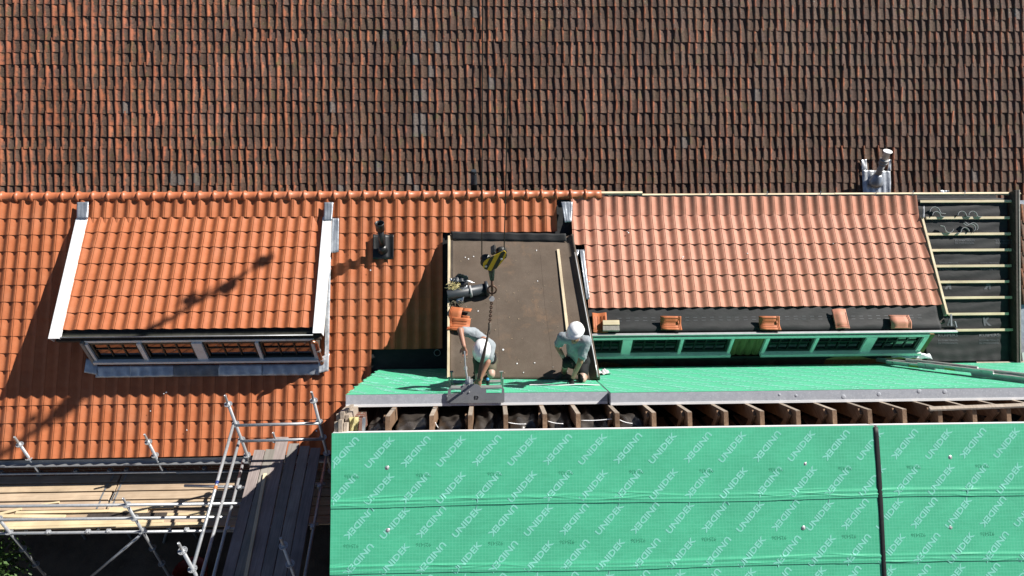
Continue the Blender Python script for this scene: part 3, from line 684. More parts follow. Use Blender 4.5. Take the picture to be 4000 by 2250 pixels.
b.add([pa, pb, pc, pa + EX * .05, pb + EX * .05, pc + EX * .05], [(0, 1, 2), (5, 4, 3), (0, 3, 4, 1), (1, 4, 5, 2), (2, 5, 3, 0)]); b.build('cheek', m_bit, dr)
# wall foot: timber, insulation and torn foil below the sill
b = MB(); rect(b, WR, xr_[0] - .2, xr_[14] + .1, -.75, -.20, -.12, -.05); b.build('wall_foot_board', m_panelwood, dr)
b = MB(); rect(b, WR, xr_[9] + .1, xr_[14] + .05, -.20, -.045, -.10, .03); bevel(b.build('insulation_strip', m_wool, dr), .02, 3)
def skirt(xa, xb, h0, h1, o):
    pz = [random.uniform(0, 6) for _ in range(4)]
    return lambda u, v: WR.P(xa + (xb - xa) * u, h0 + (h1 - h0) * v * (1 + .25 * math.sin(u * 9 + pz[0])), o + .02 * math.sin(u * 14 + pz[1] + v * 3) * v + .012 * math.sin(u * 31 + pz[2]) * v)
for xa, xb, h1 in ((xr_[0] - .1, xr_[2] + .6, -.22), (xr_[2] + .5, xr_[6] + .4, -.36), (xr_[6] + .3, xr_[9] + .35, -.40), (xr_[10] - .3, xr_[14], -.10)):
    b = MB(); b.sheet(skirt(xa, xb, -.035, h1, .055), 40, 8, WR.n, .003); b.build('torn_foil', m_underlay, dr, True)
Q = [WR.P(xr_[14] - .5, -.05, .10), WR.P(xr_[14] + .25, -.07, .12), WR.P(xr_[14] + .2, -.03, .03), WR.P(xr_[14] - .5, -.01, .03)]
wavy_lead('torn_lead', m_leadbright, dr, lerp4(Q), 14, 5, A3(0, 0, 1), .012)
Q = [hit(2230, 1010, DORM, -.05), hit(2255, 1008, DORM, -.04), hit(2268, 975, DORM, .02), hit(2240, 975, DORM, .0)]

# ================================================================== FRONT WING UNDER CONSTRUCTION
GU = A3(0, -math.cos(gt), math.sin(gt))    # up the far slope, towards the camera
VAL = hit(1479, 1445, GREEN)               # valley corner at the left end
XW = VAL[0]
def gp_(x, t, off=0.0): p = VAL + GU * t + GN * off; return A3(x, p[1], p[2])
def gt_of(px, py): return (hit(px, py, GREEN) - VAL).dot(GU)
AP = hit(2000, 1617, (GN, GREEN[1] - GN * PT)); AP = A3(0, AP[1], AP[2])      # rafter apex line
NP = 44.0; LN, _ = pitch_plane(NP, AP); LVv = upslope(NP)
LOWP = (LN, AP + LN * PT)
def lp(x, t, off=0.0): p = AP + LN * (PT + off) - LVv * t; return A3(x, p[1], p[2])  # t down the near slope from the apex
def lt_of(px, py): return -(hit(px, py, LOWP) - (AP + LN * PT)).dot(LVv)
def xl_of(px, py): return hit(px, py, LOWP)[0]
wing = thing('brick_wing', 'brick wing whose open ridge shows bare rafters between the green roof panels', 'building', (3, 6, 0))
zv = VAL[2] - .25
b = MB(); X = XW + .05; ea = lp(0, 3.3, -PT)
pts = [(8.6, VAL[2] - .2), (AP[1], AP[2] - .12), (ea[1], ea[2] - .12), (ea[1], 0), (8.6, 0)]
b.add([(X, y, z) for y, z in pts] + [(X + .22, y, z) for y, z in pts], [(0, 1, 2, 3, 4), (9, 8, 7, 6, 5)] + [(i, (i + 1) % 5, (i + 1) % 5 + 5, i + 5) for i in range(5)]); b.build('gable_wall', m_brick, wing)
b = MB(); b.box(((X + 11) / 2, ea[1] + .45, (ea[2] - .1) / 2), (11 - X, .22, ea[2] - .1)); b.build('front_wall', m_brick, wing)
b = MB(); b.box(((X + 11) / 2, 6.3, AP[2] - 1.9), (11 - X, 3.2, .1)); b.build('attic_floor', m_dark, wing)
rp_x = [1514, 1687, 1837, 1977, 2128, 2258, 2411, 2555, 2695, 2838, 2978, 3120, 3262, 3399, 3535, 3675, 3809, 3944, 4085]
def apx(px): return hit(px, 1624 - (px - 1517) * .0134, (GN, GREEN[1] - GN * PT))[0]
for k_, px in enumerate(rp_x):
    X = apx(px) + random.uniform(-.004, .004); c = random.uniform(.78, 1.12)
    far = AP - GU * 2.4 - GN * .006; fa = AP - GN * .006; nr = AP - LVv * 2.6 - LN * .006
    b = MB(); hw = .028
    # one bent pair: far rafter and near rafter meeting at the apex
    for (e, nrm) in ((far, GN), (nr, LN)):
        q0 = A3(X, fa[1], fa[2]); q1 = A3(X, e[1], e[2]); dep = .17
        low0 = A3(X, fa[1], fa[2] - .235); low1 = q1 - nrm * dep
        V = [q0 - EX * hw, q0 + EX * hw, q1 + EX * hw, q1 - EX * hw, low0 - EX * hw, low0 + EX * hw, low1 + EX * hw, low1 - EX * hw]
        b.add(V, [(0, 1, 2, 3), (7, 6, 5, 4), (0, 4, 5, 1), (1, 5, 6, 2), (2, 6, 7, 3), (3, 7, 4, 0)])
    r_ = b.build('rafter', m_rafter, wing); r_.color = (c, c, c, 1)
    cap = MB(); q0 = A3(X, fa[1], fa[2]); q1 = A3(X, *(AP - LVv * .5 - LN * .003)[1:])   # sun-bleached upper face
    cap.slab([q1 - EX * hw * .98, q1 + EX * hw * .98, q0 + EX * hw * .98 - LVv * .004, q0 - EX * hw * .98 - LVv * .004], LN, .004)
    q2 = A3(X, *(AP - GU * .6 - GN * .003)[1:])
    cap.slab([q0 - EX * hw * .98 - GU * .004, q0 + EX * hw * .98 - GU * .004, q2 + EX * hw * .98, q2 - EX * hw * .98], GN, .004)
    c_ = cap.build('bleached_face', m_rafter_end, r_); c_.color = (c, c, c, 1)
    if k_ % 2 == 0 or k_ > 6:               # side cleat
        cl = MB(); q = A3(X - .055, *(AP - GU * .13 - GN * .05)[1:]); cl.bar(q, q - A3(0, 0, .5) + A3(0, .02, 0), .03, .09, (0, 1, 0)); cl.build('cleat', m_rafter, r_)
# left end timbers and wool
for dx, c, l in ((.03, 1.05, .02), (.085, .95, .06), (.14, 1.1, .0)):
    b = MB(); q = A3(XW + dx, *(AP - LVv * .0 + LN * .02)[1:]); e = A3(XW + dx, *(AP - LVv * (1.2)+ LN * .02)[1:]); b.bar(q + A3(0, -.01, -.10 + l), e + A3(0, 0, -.10), .045, .20, LN); o = b.build('end_timber', m_rafter_end, wing); o.color = (c, c, c, 1)
    b = MB(); e = A3(XW + dx, *(AP - GU * 1.5)[1:]); b.bar(q + A3(0, 0.0, -.10 + l), e + A3(0, 0, -.08), .045, .16, GN); o = b.build('end_timber', m_rafter_end, wing); o.color = (c, c, c, 1)
b = MB(); ph = [1.2, 3.1]
b.sheet(lambda u, v: A3(XW + .17 + .10 * u, *(AP - LVv * (.02 + .45 * v) - LN * (.02 + .05 * math.sin(6 * v + 4 * u) ** 2))[1:]), 8, 10, LN, .1); b.build('wool_scrap', m_wool, wing, True)
b = MB(); b.bar(A3(XW + .36, *(AP - GN * .02)[1:]), A3(XW + .33, *(AP - LVv * .6 - LN * .10)[1:]), .03, .05); b.build('steel_angle', m_zinc, wing)
# foil bags of insulation between the rafters (left part), dark boards to the right
xs_r = [XW + .30] + [apx(p) for p in rp_x]
for k_ in range(len(xs_r) - 1):
    xa, xb = xs_r[k_] + .035, xs_r[k_ + 1] - .035; pz = [random.uniform(0, 6.3) for _ in range(8)]
    left = k_ < 8
    def bag(u, v):
        y = AP[1] + .75 - 1.55 * v; x = xa + (xb - xa) * u
        z = AP[2] - (.36 if left else .60) - abs(y - AP[1]) * .55
        puff = .10 * math.sin(PI * u) ** .5 * (.6 + .4 * math.sin(7 * v + pz[0]))
        fold = .022 * math.sin(6 * u + 9 * v + pz[1] + 1.7 * math.sin(5 * u - 8 * v + pz[4])) + .016 * math.sin(15 * u - 11 * v + pz[2] + 1.3 * math.sin(9 * v + pz[5])) + .010 * math.sin(23 * v + 27 * u * v + pz[3])
        return A3(x, y, z + (puff + fold if left else fold * .6))
    b = MB(); b.grid(bag, 22, 34); b.build('insulation_bag' if left else 'ceiling_board', m_foil if left else m_rafter, wing, left)
for (a, c, e, dz) in ((1985, 1650, 2055, 6), (2140, 1645, 2200, 10), (2270, 1642, 2390, -6), (2420, 1640, 2470, 14), (1700, 1650, 1712, 20)):
    pa = hit(a, c, LOWP, -PT - .05); pb = hit(e, c + dz, LOWP, -PT - .08); mid = (pa + pb) / 2 - A3(0, 0, .03)
    b = MB(); b.tube([pa * (1 - t) ** 2 + mid * 2 * t * (1 - t) + pb * t * t for t in np.linspace(0, 1, 9)], .0055, 6); b.build('cable', m_chip, wing, True)
pa = hit(3630, 1597, LOWP, -PT + .02); pb = hit(4090, 1580, LOWP, -PT + .03)
bt = MB(); bt.bar(pa, pb, .05, .03); tag(bt.build('broken_lath', m_rafter_end), 'weathered lath lying across the open rafters at the right end', 'lath')

UNI_L, UNI_H = .475, .078
def panel_prints(parent, P, ax, ay, n, x_a, x_b, t_a, t_b, x_off, t_off, strip_t, flip=False, dark=True):
    """rows of diagonal lettering; P(x, t) on the sheet, t counted along ay"""
    mbp = MB(); md = MB(); ci = 0; t = t_off; row = 0
    while t < t_b:
        c = 0; x = x_off + (.172 if (row // 2) % 2 else 0)
        while x < x_b - .02:
            if x > x_a + .02:
                put_clip(mbp, P, x, t, (R(49) + (PI if c % 2 == 0 else 0)), x_a, x_b, t_a, t_b, ax, ay)
            x += .457; c += 1
        t += .245 if row % 2 == 0 else strip_t - .245
        row += 1
    mbp.build('lettering', m_print, parent, kind='stuff')
def put_clip(mb, P, x, t, ang, xa, xb, ta, tb, ax, ay):
    v, f, sz = word_mesh('UNIDEK', .032); sx, sy = UNI_L / sz[0], UNI_H / sz[1]; ca, sa = math.cos(ang), math.sin(ang)
    pts = []
    for a, q, _ in v:
        a, q = a * sx, q * sy; pts.append((x + a * ca - q * sa, t + a * sa + q * ca))
    ok = [xa + .003 < p[0] < xb - .003 and ta + .003 < p[1] < tb - .003 for p in pts]
    fs = [fc for fc in f if all(ok[i] for i in fc)]
    if fs:
        use = sorted({i for fc in fs for i in fc}); mp_ = {i: k for k, i in enumerate(use)}
        mb.add([P(*pts[i]) for i in use], [tuple(mp_[i] for i in fc) for fc in fs])

# ---- upper panels on the far slope
def upper_panel(label, xa, xb, t1, ragged, seed):
    p = thing('insulated_roof_panel', label, 'roof panel', gp_((xa + xb) / 2, 0, -PT), 'insulated roof panels on the wing')
    rr = random.Random(seed); ph = [rr.uniform(0, 6.3) for _ in range(6)]
    amp = .008 if ragged else .0012
    def hgt(x, t):
        z = .004 + amp * (.5 + .5 * math.sin(t * 9 + ph[0] + .5 * math.sin(x * 2 + ph[1]))) * min(1, (t1 - t) * 4)
        if ragged: z += .010 * math.exp(-((t - 1.75 - .03 * x) / .03) ** 2) + .016 * math.exp(-((t - 1.22 + .02 * x) / .04) ** 2)
        return z
    P = lambda x, t: gp_(x, t, hgt(x, t) + .0022)
    def f(u, v):
        t = .02 + (t1 - .02) * v; x = xa + (xb - xa) * u
        if ragged and u == 0: x += .02 * math.sin(t * 17) + .015 * math.sin(t * 41)
        return gp_(x, t, hgt(x, t))
    nu, nv = (80, 90) if ragged else (160, 60)
    b = MB(); b.grid(f, nu, nv); b.uv = [(v[0], (A3(*v) - VAL).dot(GU)) for v in b.v]; b.build('membrane', m_green, p, True)
    b = MB(); b.slab([gp_(xa, t1, 0), gp_(xb, t1, 0), gp_(xb, .0, 0), gp_(xa, .0, 0)][::-1], GN, PT - .034); c = b.build('foam_core', m_eps, p)
    b = MB(); b.slab([gp_(xa + .0, t1 + .004, -PT + .034), gp_(xb, t1 + .004, -PT + .034), gp_(xb, .05, -PT + .034), gp_(xa, .05, -PT + .034)][::-1], GN, .034); b.build('white_board', m_pvc, p)
    panel_prints(p, P, EX, GU, GN, xa, xb, .05, t1 - .01, xa - .1 + .07 * seed, .18, .49)
    return p
tL = gt_of(1700, 1538.5); tR = gt_of(3000, 1527)
xJ = hit(2381, 1534, GREEN)[0]
upL = upper_panel('green faced roof panel under the two workers, gripped by the grey lifting clamp', XW, xJ - .012, tL, True, 1)
upR = upper_panel('long green faced roof panel under the right dormer, ladder lying on it', xJ + .012, 11.0, tR, False, 2)
for px, py, r in ((3295, 1550, .03), (3433, 1540, .028), (3110, 1545, .02), (3590, 1528, .03), (3690, 1530, .03), (3045, 1542, .018)):
    q = hit(px, py, (GU, gp_(0, tR)), .0); b = MB(); b.lathe(q + GU * .001, GU, [(0, r), (.0015, r * .9), (.0025, r * .4)], 12); b.build('chipped_spot', m_eps, upR, True)
# ---- lower panels on the near slope
tT = lt_of(2000, 1682)
def lower_panel(label, xa, xb, seed, t1=3.3):
    p = thing('insulated_roof_panel', label, 'roof panel', lp((xa + xb) / 2, t1, -PT), 'insulated roof panels on the wing')
    ph = [random.uniform(0, 6.3) for _ in range(8)]
    seams = (lt_of(1800, 1975), lt_of(1800, 2236))
    def hgt(x, t):
        z = .010 + .0012 * math.sin(x * 3 + t * 7 + ph[0]) + .0010 * math.sin(x * 1.1 - t * 13 + ph[1])
        for k, s in enumerate(seams):
            d = t - s - .010 * math.sin(x * 1.3 + ph[2 + k]) + .012 * x * .1
            e = min(1, max(0, (x - xa) / 1.0)); ed = .5 + .5 * math.sin(x * .9 + ph[4 + k])
            z += .0065 * (.45 + .55 * ed) * math.exp(-((d + .085) / .020) ** 2) + .003 * math.exp(-((d + .045 - .01 * ed) / .012) ** 2)
            z += .005 * max(0.0, min(1.0, (d + .10) / .09)) * (1 if d < .0 else 0) - .002 * (1 if d >= 0 else 0)
        return z
    rr = random.Random(seed); cr = [(rr.uniform(xa, xb), seams[rr.randrange(2)] - rr.uniform(.01, .13), rr.uniform(-.12, .12), rr.uniform(.15, .45), rr.uniform(.002, .005)) for _ in range(46 if xb - xa > 4 else 30)]
    hgt0 = hgt
    def hgt(x, t):
        z = hgt0(x, t) + .0022 * math.sin(x * .9 + ph[6]) * math.sin(t * 3.1 + ph[7] + x * .4)
        for cx_, ct, sl_a, ln, h_ in cr:
            if abs(x - cx_) < ln: z += h_ * math.exp(-((t - ct - sl_a * (x - cx_)) / .009) ** 2) * (1 - ((x - cx_) / ln) ** 2)
        return z
    P = lambda x, t: lp(x, t, hgt(x, t) + .0013)
    # rows refined around the overlaps
    ts = list(np.linspace(tT, t1, 60))
    for s in seams: ts += list(np.linspace(s - .14, s + .03, 40))
    ts = sorted(t for t in ts if tT <= t <= t1); xs2 = np.linspace(xa, xb, 150 if xb - xa > 4 else 100)
    b = MB(); W_ = len(xs2); b.v = [tuple(lp(x, t, hgt(x, t))) for t in ts for x in xs2]
    b.f = [(j * W_ + i, (j + 1) * W_ + i, (j + 1) * W_ + i + 1, j * W_ + i + 1) for j in range(len(ts) - 1) for i in range(W_ - 1)]
    b.uv = [(x, -t) for t in ts for x in xs2]; b.build('membrane', m_green, p, True)
    b = MB(); b.slab([lp(xa, t1, -.002), lp(xb, t1, -.002), lp(xb, tT, -.002), lp(xa, tT, -.002)], LN, .060); b.build('foam_core', m_edge, p)
    b = MB(); b.slab([lp(xa, t1, -.062), lp(xb, t1, -.062), lp(xb, tT - .004, -.062), lp(xa, tT - .004, -.062)], LN, .103); b.build('white_board', m_pvc, p)
    mbp = MB(); md = MB()
    t = lt_of(1500, 1766); row = 0; x_off = xl_of(1344, 1766)
    for t_, sh in ((lt_of(1500, 1766), 0), (lt_of(1500, 1908), 0), (lt_of(1500, 2042), .19), (lt_of(1500, 2184), .19), (lt_of(1500, 2310), .05), (lt_of(1500, 2440), .05)):
        c = 0; x = x_off + sh - 1.1 * 0
        while x < xb + .2:
            if x > xa - .2: put_clip(mbp, lambda x_, t2: P(x_, -t2), x, -t_, R(47.5) + (PI if c % 2 == 0 else 0), xa, xb, -t1, -tT, EX, LVv)
            x += .436; c += 1
    mbp.build('lettering', m_print, p, kind='stuff')
    for t_ in (lt_of(1500, 1858), lt_of(1500, 2130)):
        x = x_off + .10
        while x < xb - .1:
            if x > xa + .12: put_word(md, '925436', P(x, t_) + LN * .0004, EX, LVv, .18, PI, .0, .045)
            x += .872
    md.build('serial_print', m_print_dark, p, kind='stuff')
    return p, P
xJ2 = xl_of(3420, 1700)
lowL, PL_ = lower_panel('broad green faced roof panel at the bottom, left of the black joint strip', XW - .0, xJ2 - .02, 1)
lowR, PR_ = lower_panel('green faced roof panel at the bottom right corner, right of the black joint strip', xJ2 + .02, 11.0, 2)
b = MB(); ph = 1.0
b.sheet(lambda u, v: lp(xJ2 + (u - .5) * (.056 + .006 * math.sin(v * 9)) + .006 * math.sin(v * 5 + .6), tT + .02 + 3.2 * v, .016 + .006 * math.sin(PI * u)), 4, 40, LN, .03); b.build('joint_strip', m_rubber, lowR, True)
for px, py in ((1512, 1827), (1515, 2071), (3145, 1812), (3138, 2062), (3711, 1786), (3712, 2060)):
    own = lowL if px < 3400 else lowR
    q = hit(px, py, LOWP, .006); b = MB(); b.lathe(q, LN, [(0, .027), (.004, .026), (.006, .012)], 16); b.lathe(q + LN * .006, LN, [(0, .008), (.006, .007)], 8); b.build('washer_screw', m_alu, own, True)

# ------------------------------------------------------------------ brown felt roof between the main roof and the wing
bq = [hit(1757, 1478, GREEN, .02), hit(2344, 1482, GREEN, .02), hit(2240, 930, MAIN, .02), hit(1760, 922, MAIN, .02)]
BN = np.cross(bq[1] - bq[0], bq[3] - bq[0]); BN /= np.linalg.norm(BN)
BROWN = (BN, bq[0])
bit = thing('felt_roof', 'flat brown bitumen felt roof patch between the orange tiles and the right dormer', 'flat roof', (bq[0] + bq[1]) / 2)
def bf(u, v):
    p = (bq[0] * (1 - u) + bq[1] * u) * (1 - v) + (bq[3] * (1 - u) + bq[2] * u) * v
    z = .002 * math.sin(u * 21 + v * 5) + .003 * math.sin(v * 14 + u * 3)
    if u > .945: z += .075 * min(1, (u - .945) / .045) ** 1.3
    if v > .965: z += .05 * (v - .965) / .035
    if u < .03: z += .012 * (1 - u / .03)
    
    return p + BN * z
b = MB(); b.sheet(bf, 120, 60, BN, .10); b.build('felt', m_bit, bit, True)
for us in (.345, .70):                 # welded felt laps
    b = MB(); b.sheet(lambda u, v: bf(us + .012 * (v - .3) + .004 * math.sin(v * 9) + u * .10, .01 + .94 * v) + BN * .0018, 3, 40, BN, .0025); b.build('felt_lap', m_bit, bit)
pa = bf(0, 0); pb = bf(0, .98)
b = MB(); lo = lambda p, d: p - A3(0, 0, d)
low = lambda p: A3(p[0], p[1], min(p[2] - .1, mp(p[0], -(A3(p[0], p[1], 0)[1] - M0[1]) / MV[1])[2] - .05))
cheek = [pa - EX * .0, pb, low(pb), A3(pa[0], pa[1], pa[2] - .12)]
c2 = [A3(pa[0], VAL[1] - .1, VAL[2] - .1)]
poly = [pa - A3(0, 0, .02), pb - A3(0, 0, .02), low(pb), A3(pa[0], VAL[1], VAL[2] - .1)]
b.add([p + EX * .01 for p in poly] + [p + EX * .05 for p in poly], [(0, 1, 2, 3), (7, 6, 5, 4)] + [(i, i + 4, (i + 1) % 4 + 4, (i + 1) % 4) for i in range(4)]); b.build('side_cheek', m_darkwood, bit)
b = MB(); b.bar(bf(0, .0) - BN * .055 - EX * .018, bf(0, .985) - BN * .055 - EX * .018, .034, .16, BN); b.build('edge_batten', m_batten_y, bit)
tr = [bf(.985, v) + BN * .012 for v in np.linspace(0, .86, 12)]
b = MB(); b.tube(tr, .011, 6); b.build('edge_trim', m_alu, bit, True)
Q = [hit(2290, 1170, DORM, .02), hit(2303, 1168, DORM, .02), hit(2282, 975, DORM, .02), hit(2263, 975, DORM, .02)]
wavy_lead('lead_side_strip', m_lead, bit, lerp4(Q), 6, 24, DN, .006)
Q = [hit(2232, 1008, DORM, .0), hit(2256, 1002, DORM, .02), hit(2262, 974, DORM, .02), hit(2236, 974, DORM, .0)]
wavy_lead('lead_corner', m_lead, bit, lerp4(Q), 8, 6, DN, .010)
for q in ((1785, 927, 2195, 932),):
    b = MB(); b.sheet(lambda u, v: bf(.01 + .93 * u, .965 + .04 * v) + BN * (.02 + .03 * v + .006 * math.sin(u * 40)), 60, 4, BN, .004); b.build('underlay_flap', m_underlay, bit, True)
_fg = np.array([bf(u, v) for v in np.linspace(0, 1, 101) for u in np.linspace(0, 1, 101)]); _fc = (_fg - CAM) @ AX
_fp = np.stack([2000 + FPX * _fc[:, 0] / _fc[:, 2], 1125 - FPX * _fc[:, 1] / _fc[:, 2]], 1)
def on_felt(px, py, off=0.0):               # point of the felt surface seen at a pixel (local plane through the nearest samples)
    d = ((_fp - (px, py)) ** 2).sum(1); p = _fg[int(d.argmin())]
    return hit(px, py, (BN, p), off)
pa, pb = on_felt(2180, 975, .018), on_felt(2217, 1292, .018)
b = MB(); b.bar(pa, pb, .045, .03, BN); tag(bevel(b.build('loose_batten', m_batten_y), .002), 'pale pine batten lying on the brown felt roof behind the right worker', 'batten')

# ================================================================== RIGHT END: UNDERLAY, BATTENS, LETTERING
ue = thing('roof_underlay', 'black printed roofing foil under pine battens, right of the right dormer', 'underlay', mp(8.6, 2.4))
xa_u, xb_u = 7.80, hit(3948, 1000, MAIN)[0]
_v0, _v1 = hit(3944, 780, MAIN), hit(3948, 1412, MAIN); _s0, _s1 = -(_v0 - M0).dot(MV), -(_v1 - M0).dot(MV)
def XV(s): return _v0[0] + (_v1[0] - _v0[0]) * (s - _s0) / (_s1 - _s0)      # the verge runs slightly inwards towards the eave
s_bot = -(hit(3800, 1412, MAIN) - M0).dot(MV)
phu = [random.uniform(0, 6.3) for _ in range(8)]
bat_px = [(3592, 785), (3620, 850), (3620, 913), (3640, 976), (3655, 1038), (3672, 1100), (3688, 1162), (3706, 1226), (3640, 1289)]
s_b = [-(hit(3820, y, MAIN) - M0).dot(MV) for _, y in bat_px]
def uoff(x, s):
    d = min(abs(s - q) for q in s_b)
    return -.052 + .006 * min(1, d / .1) * (1 + .6 * math.sin(x * 5 + phu[0] + s * 2)) + .003 * math.sin(s * 31 + 3 * math.sin(x * 2.3 + phu[1])) + .002 * math.sin(x * 23 + s * 17 + phu[2]) + (.012 * math.sin(x * 28) * max(0, s - 2.4) if s > 2.4 else 0)
def UP(x, s, o=0.0): return mp(x, s, uoff(x, s) + o)
b = MB(); b.sheet(lambda u, v: UP(xa_u + (XV(-.30 + (s_bot + .30) * v) - xa_u) * u, -.30 + (s_bot + .30) * v), 60, 150, -MN, -.004); b.build('foil_sheet', m_underlay, ue, True)
for k_, (px, py) in enumerate(bat_px):
    xa = max(hit(px, py, MAIN)[0], XR + .06 if k_ < 8 else 7.7); xb = hit(3952 + random.uniform(-10, 8), py, MAIN)[0]; s = s_b[k_]
    b = MB(); b.box((mp(xa, s, -.026) + mp(xb, s, -.026)) / 2, (xb - xa, .046, .030), (EX, MV, MN)); o = bevel(b.build('batten', m_batten, ue), .002); c = random.uniform(.94, 1.06); o.color = (c, c, c, 1)
tx = MB()
def uword(txt, px, py, ln, hgt, ang=0.0, bold=.015):
    c = hit(px, py, MAIN, -.03); v, f, sz = word_mesh(txt, bold); s0 = -(c - M0).dot(MV); ca, sa = math.cos(ang), math.sin(ang)
    tx.add([UP(c[0] + (a * ln / sz[0]) * ca - (q * hgt / sz[1]) * sa, s0 - ((a * ln / sz[0]) * sa + (q * hgt / sz[1]) * ca), .0045) for a, q, _ in v], f)
for px in (3705, 3866):
    uword('KUIPERS', px, 1309, .37, .055, 0, .03); uword('BOUWMATERIALEN', px, 1329, .37, .035); uword('EN STEENHANDEL', px, 1340, .37, .035)
for px in (3770, 3930): uword('BOUWMATERIALEN', px, 939, .37, .035); uword('EN STEENHANDEL', px, 949, .37, .035)
for px in (3706, 3866): uword('KUIPERS', px, 1050, .34, .045, PI, .03); uword('BOUWMATERIALEN', px, 1026, .34, .03, PI)
for px in (3715, 3858): uword('K', px, 1255, .14, .16, 0, .05)
for px in (3700, 3855): uword('K', px, 1112, .15, .17, PI, .05)
tx.build('lettering', m_uprint, ue, kind='stuff')
# plywood under the foil edge, verge board, and what lies beyond
b = MB(); b.box((mp(xa_u + .35, s_bot + .10, -.10) + mp(xb_u - .25, s_bot + .10, -.10)) / 2, (xb_u - xa_u - .6, .30, .02), (EX, MV, MN)); b.build('plywood_strip', m_ply, ue)
vg = thing('verge_board', 'dark upright timber board along the right end of the battened roof', 'board', mp(xb_u, 2.6))
def vq(a, c, off): return [mp(XV(s_bot + .08) + a, s_bot + .08, off), mp(XV(s_bot + .08) + c, s_bot + .08, off), mp(XV(-.42) + c, -.42, off), mp(XV(-.42) + a, -.42, off)]
b = MB(); b.slab(vq(.055, .105, .08), MN, .30); b.build('board', m_darkwood, vg)
b = MB(); b.slab(vq(.106, .128, .09), MN, .05); b.build('capping_strip', m_board_y, vg)
side = thing('side_roof', 'strip of old brown pantiles and grey felt at the right picture edge', 'roof', mp(9.9, 3, -.4))
b = MB(); b.slab([mp(XV(4.2) + .14, 4.2, -.22), mp(12.5, 4.2, -.22), mp(12.5, -.3, -.22), mp(XV(-.3) + .14, -.3, -.22)], MN, .1); b.build('felt_deck', m_lead, side)
mats, tints, wears = [], [], []
for i in range(6):
    for c in range(9):
        X = XV(.15 + i * OG) + .17 + c * OW
        inst(me_old, 'tile', side, slope_matrix(mp(X, .15 + i * OG, -.2 + random.uniform(-.004, .004)), MP, random.gauss(0, .015)), (random.uniform(.9, 1.3),) * 3 + (1,))
b = MB(); b.slab([mp(XV(2.9) + .15, 2.9, -.16), mp(12, 2.9, -.16), mp(12, 2.72, -.16), mp(XV(2.72) + .15, 2.72, -.16)], MN, .03); b.build('plank', m_rafter_end, side)
b = MB(); b.sheet(lambda u, v: mp(xb_u + .16 + u * 1.5, 2.35 + .30 * v, -.10 + .03 * math.sin(u * 3)), 10, 4, MN, .01); b.build('white_sheet', m_chip, side)
b = MB(); p = hit(3990, 1400, MAIN, -.05); b.sheet(lambda u, v: p + EX * (.02 + u * .5) - MV * (v * .42 - .1 - .15 * u) + MN * .03 * math.sin(4 * u), 8, 8, MN, .01); b.build('white_bag', m_chip, side)
b = MB(); b.box(A3(xb_u - .1, 8.30, VAL[2] + .02), (1.5, .55, .04)); b.box(A3(xb_u + .8, 8.2, VAL[2] - .02), (2.5, .8, .04)); b.build('wall_plate', m_rafter_end, side)

# bent gutter brackets laid on the battens
def bracket(label, px, py, s_hint, flip=1, rot=0.0, sc=1.0):
    c = hit(px, py, MAIN, -.005); pts = []
    for a in np.linspace(PI, .12, 12): pts.append((.078 * math.cos(a), .078 * math.sin(a)))
    pts += [(.085, -.012), (.10, -.025), (.165, -.03)]
    pts = [(x * sc * flip, y * sc) for x, y in pts]; ca, sa = math.cos(rot), math.sin(rot)
    pts = [(x * ca - y * sa, x * sa + y * ca) for x, y in pts]
    b = MB(); V = []; n_ = len(pts)
    for k, (x, y) in enumerate(pts):
        d = np.array(pts[min(k + 1, n_ - 1)]) - np.array(pts[max(k - 1, 0)]); d /= np.linalg.norm(d); nx, ny = -d[1] * .003, d[0] * .003
        for (ox, oy, oz) in ((nx, ny, .026), (-nx, -ny, .026), (-nx, -ny, -.004), (nx, ny, -.004)): V.append(c + EX * (x + ox) + MV * (y + oy) + MN * oz)
    fs = [(k * 4 + i, k * 4 + (i + 1) % 4, (k + 1) * 4 + (i + 1) % 4, (k + 1) * 4 + i) for k in range(n_ - 1) for i in range(4)] + [(3, 2, 1, 0), tuple((n_ - 1) * 4 + i for i in range(4))]
    b.add(V, fs); return tag(b.build('gutter_bracket', m_alu), label, 'bracket', 'bent metal brackets laid on the roof battens')
bracket('outer bent bracket of the nested pair nearest the right dormer', 3650, 828, 0, 1, 0, 1.18)
bracket('inner bent bracket of the nested pair nearest the right dormer', 3656, 842, 0, 1, 0, .92)
bracket('middle bent bracket standing on the second batten from the ridge', 3756, 842, 0, 1, 0, 1.0)
bracket('rightmost bent bracket standing on the second batten from the ridge', 3798, 842, 0, 1, 0, 1.0)
bracket('upside down bent bracket at left on the third batten', 3705, 893, 0, 1, PI * .95, 1.0)
bracket('low bent bracket between two others on the third batten', 3768, 905, 0, -1, 0, .95)
bracket('tilted bent bracket on the third batten, rightmost there, outer one', 3800, 888, 0, -1, -.75, 1.05)
bracket('tilted bent bracket on the third batten, nested inside the rightmost one', 3791, 891, 0, -1, -.75, .98)

# ------------------------------------------------------------------ pipes through the roofs
def flange(parent, m, px0, py0, px1, py1, pl, n, off):
    Q = [hit(px0, py1, pl, off), hit(px1, py1, pl, off), hit(px1, py0, pl, off), hit(px0, py0, pl, off)]
    return Q
vp = hit(1497, 985, MAIN)
v1 = thing('vent_pipe', 'black vent pipe with open cap on a black flashing among the orange tiles', 'vent pipe', vp)
Q = flange(v1, m_black, 1457, 915, 1537, 1013, MAIN, MN, .04)
wavy_lead('flashing', m_black, v1, lambda u, v: lerp4(Q)(u, v) + MN * .014 * math.cos(2 * PI * (lerp4(Q)(u, v)[0] - xj) / TW), 24, 8, MN, .002, .006)
b = MB(); b.lathe(vp + MN * .0 + MV * .02, MN * .6 + A3(0, 0, .5), [(0, .095), (.05, .090), (.10, .075), (.14, .062)], 20); b.build('boot', m_black, v1, True)
top = atY(1488, 872, vp[1])
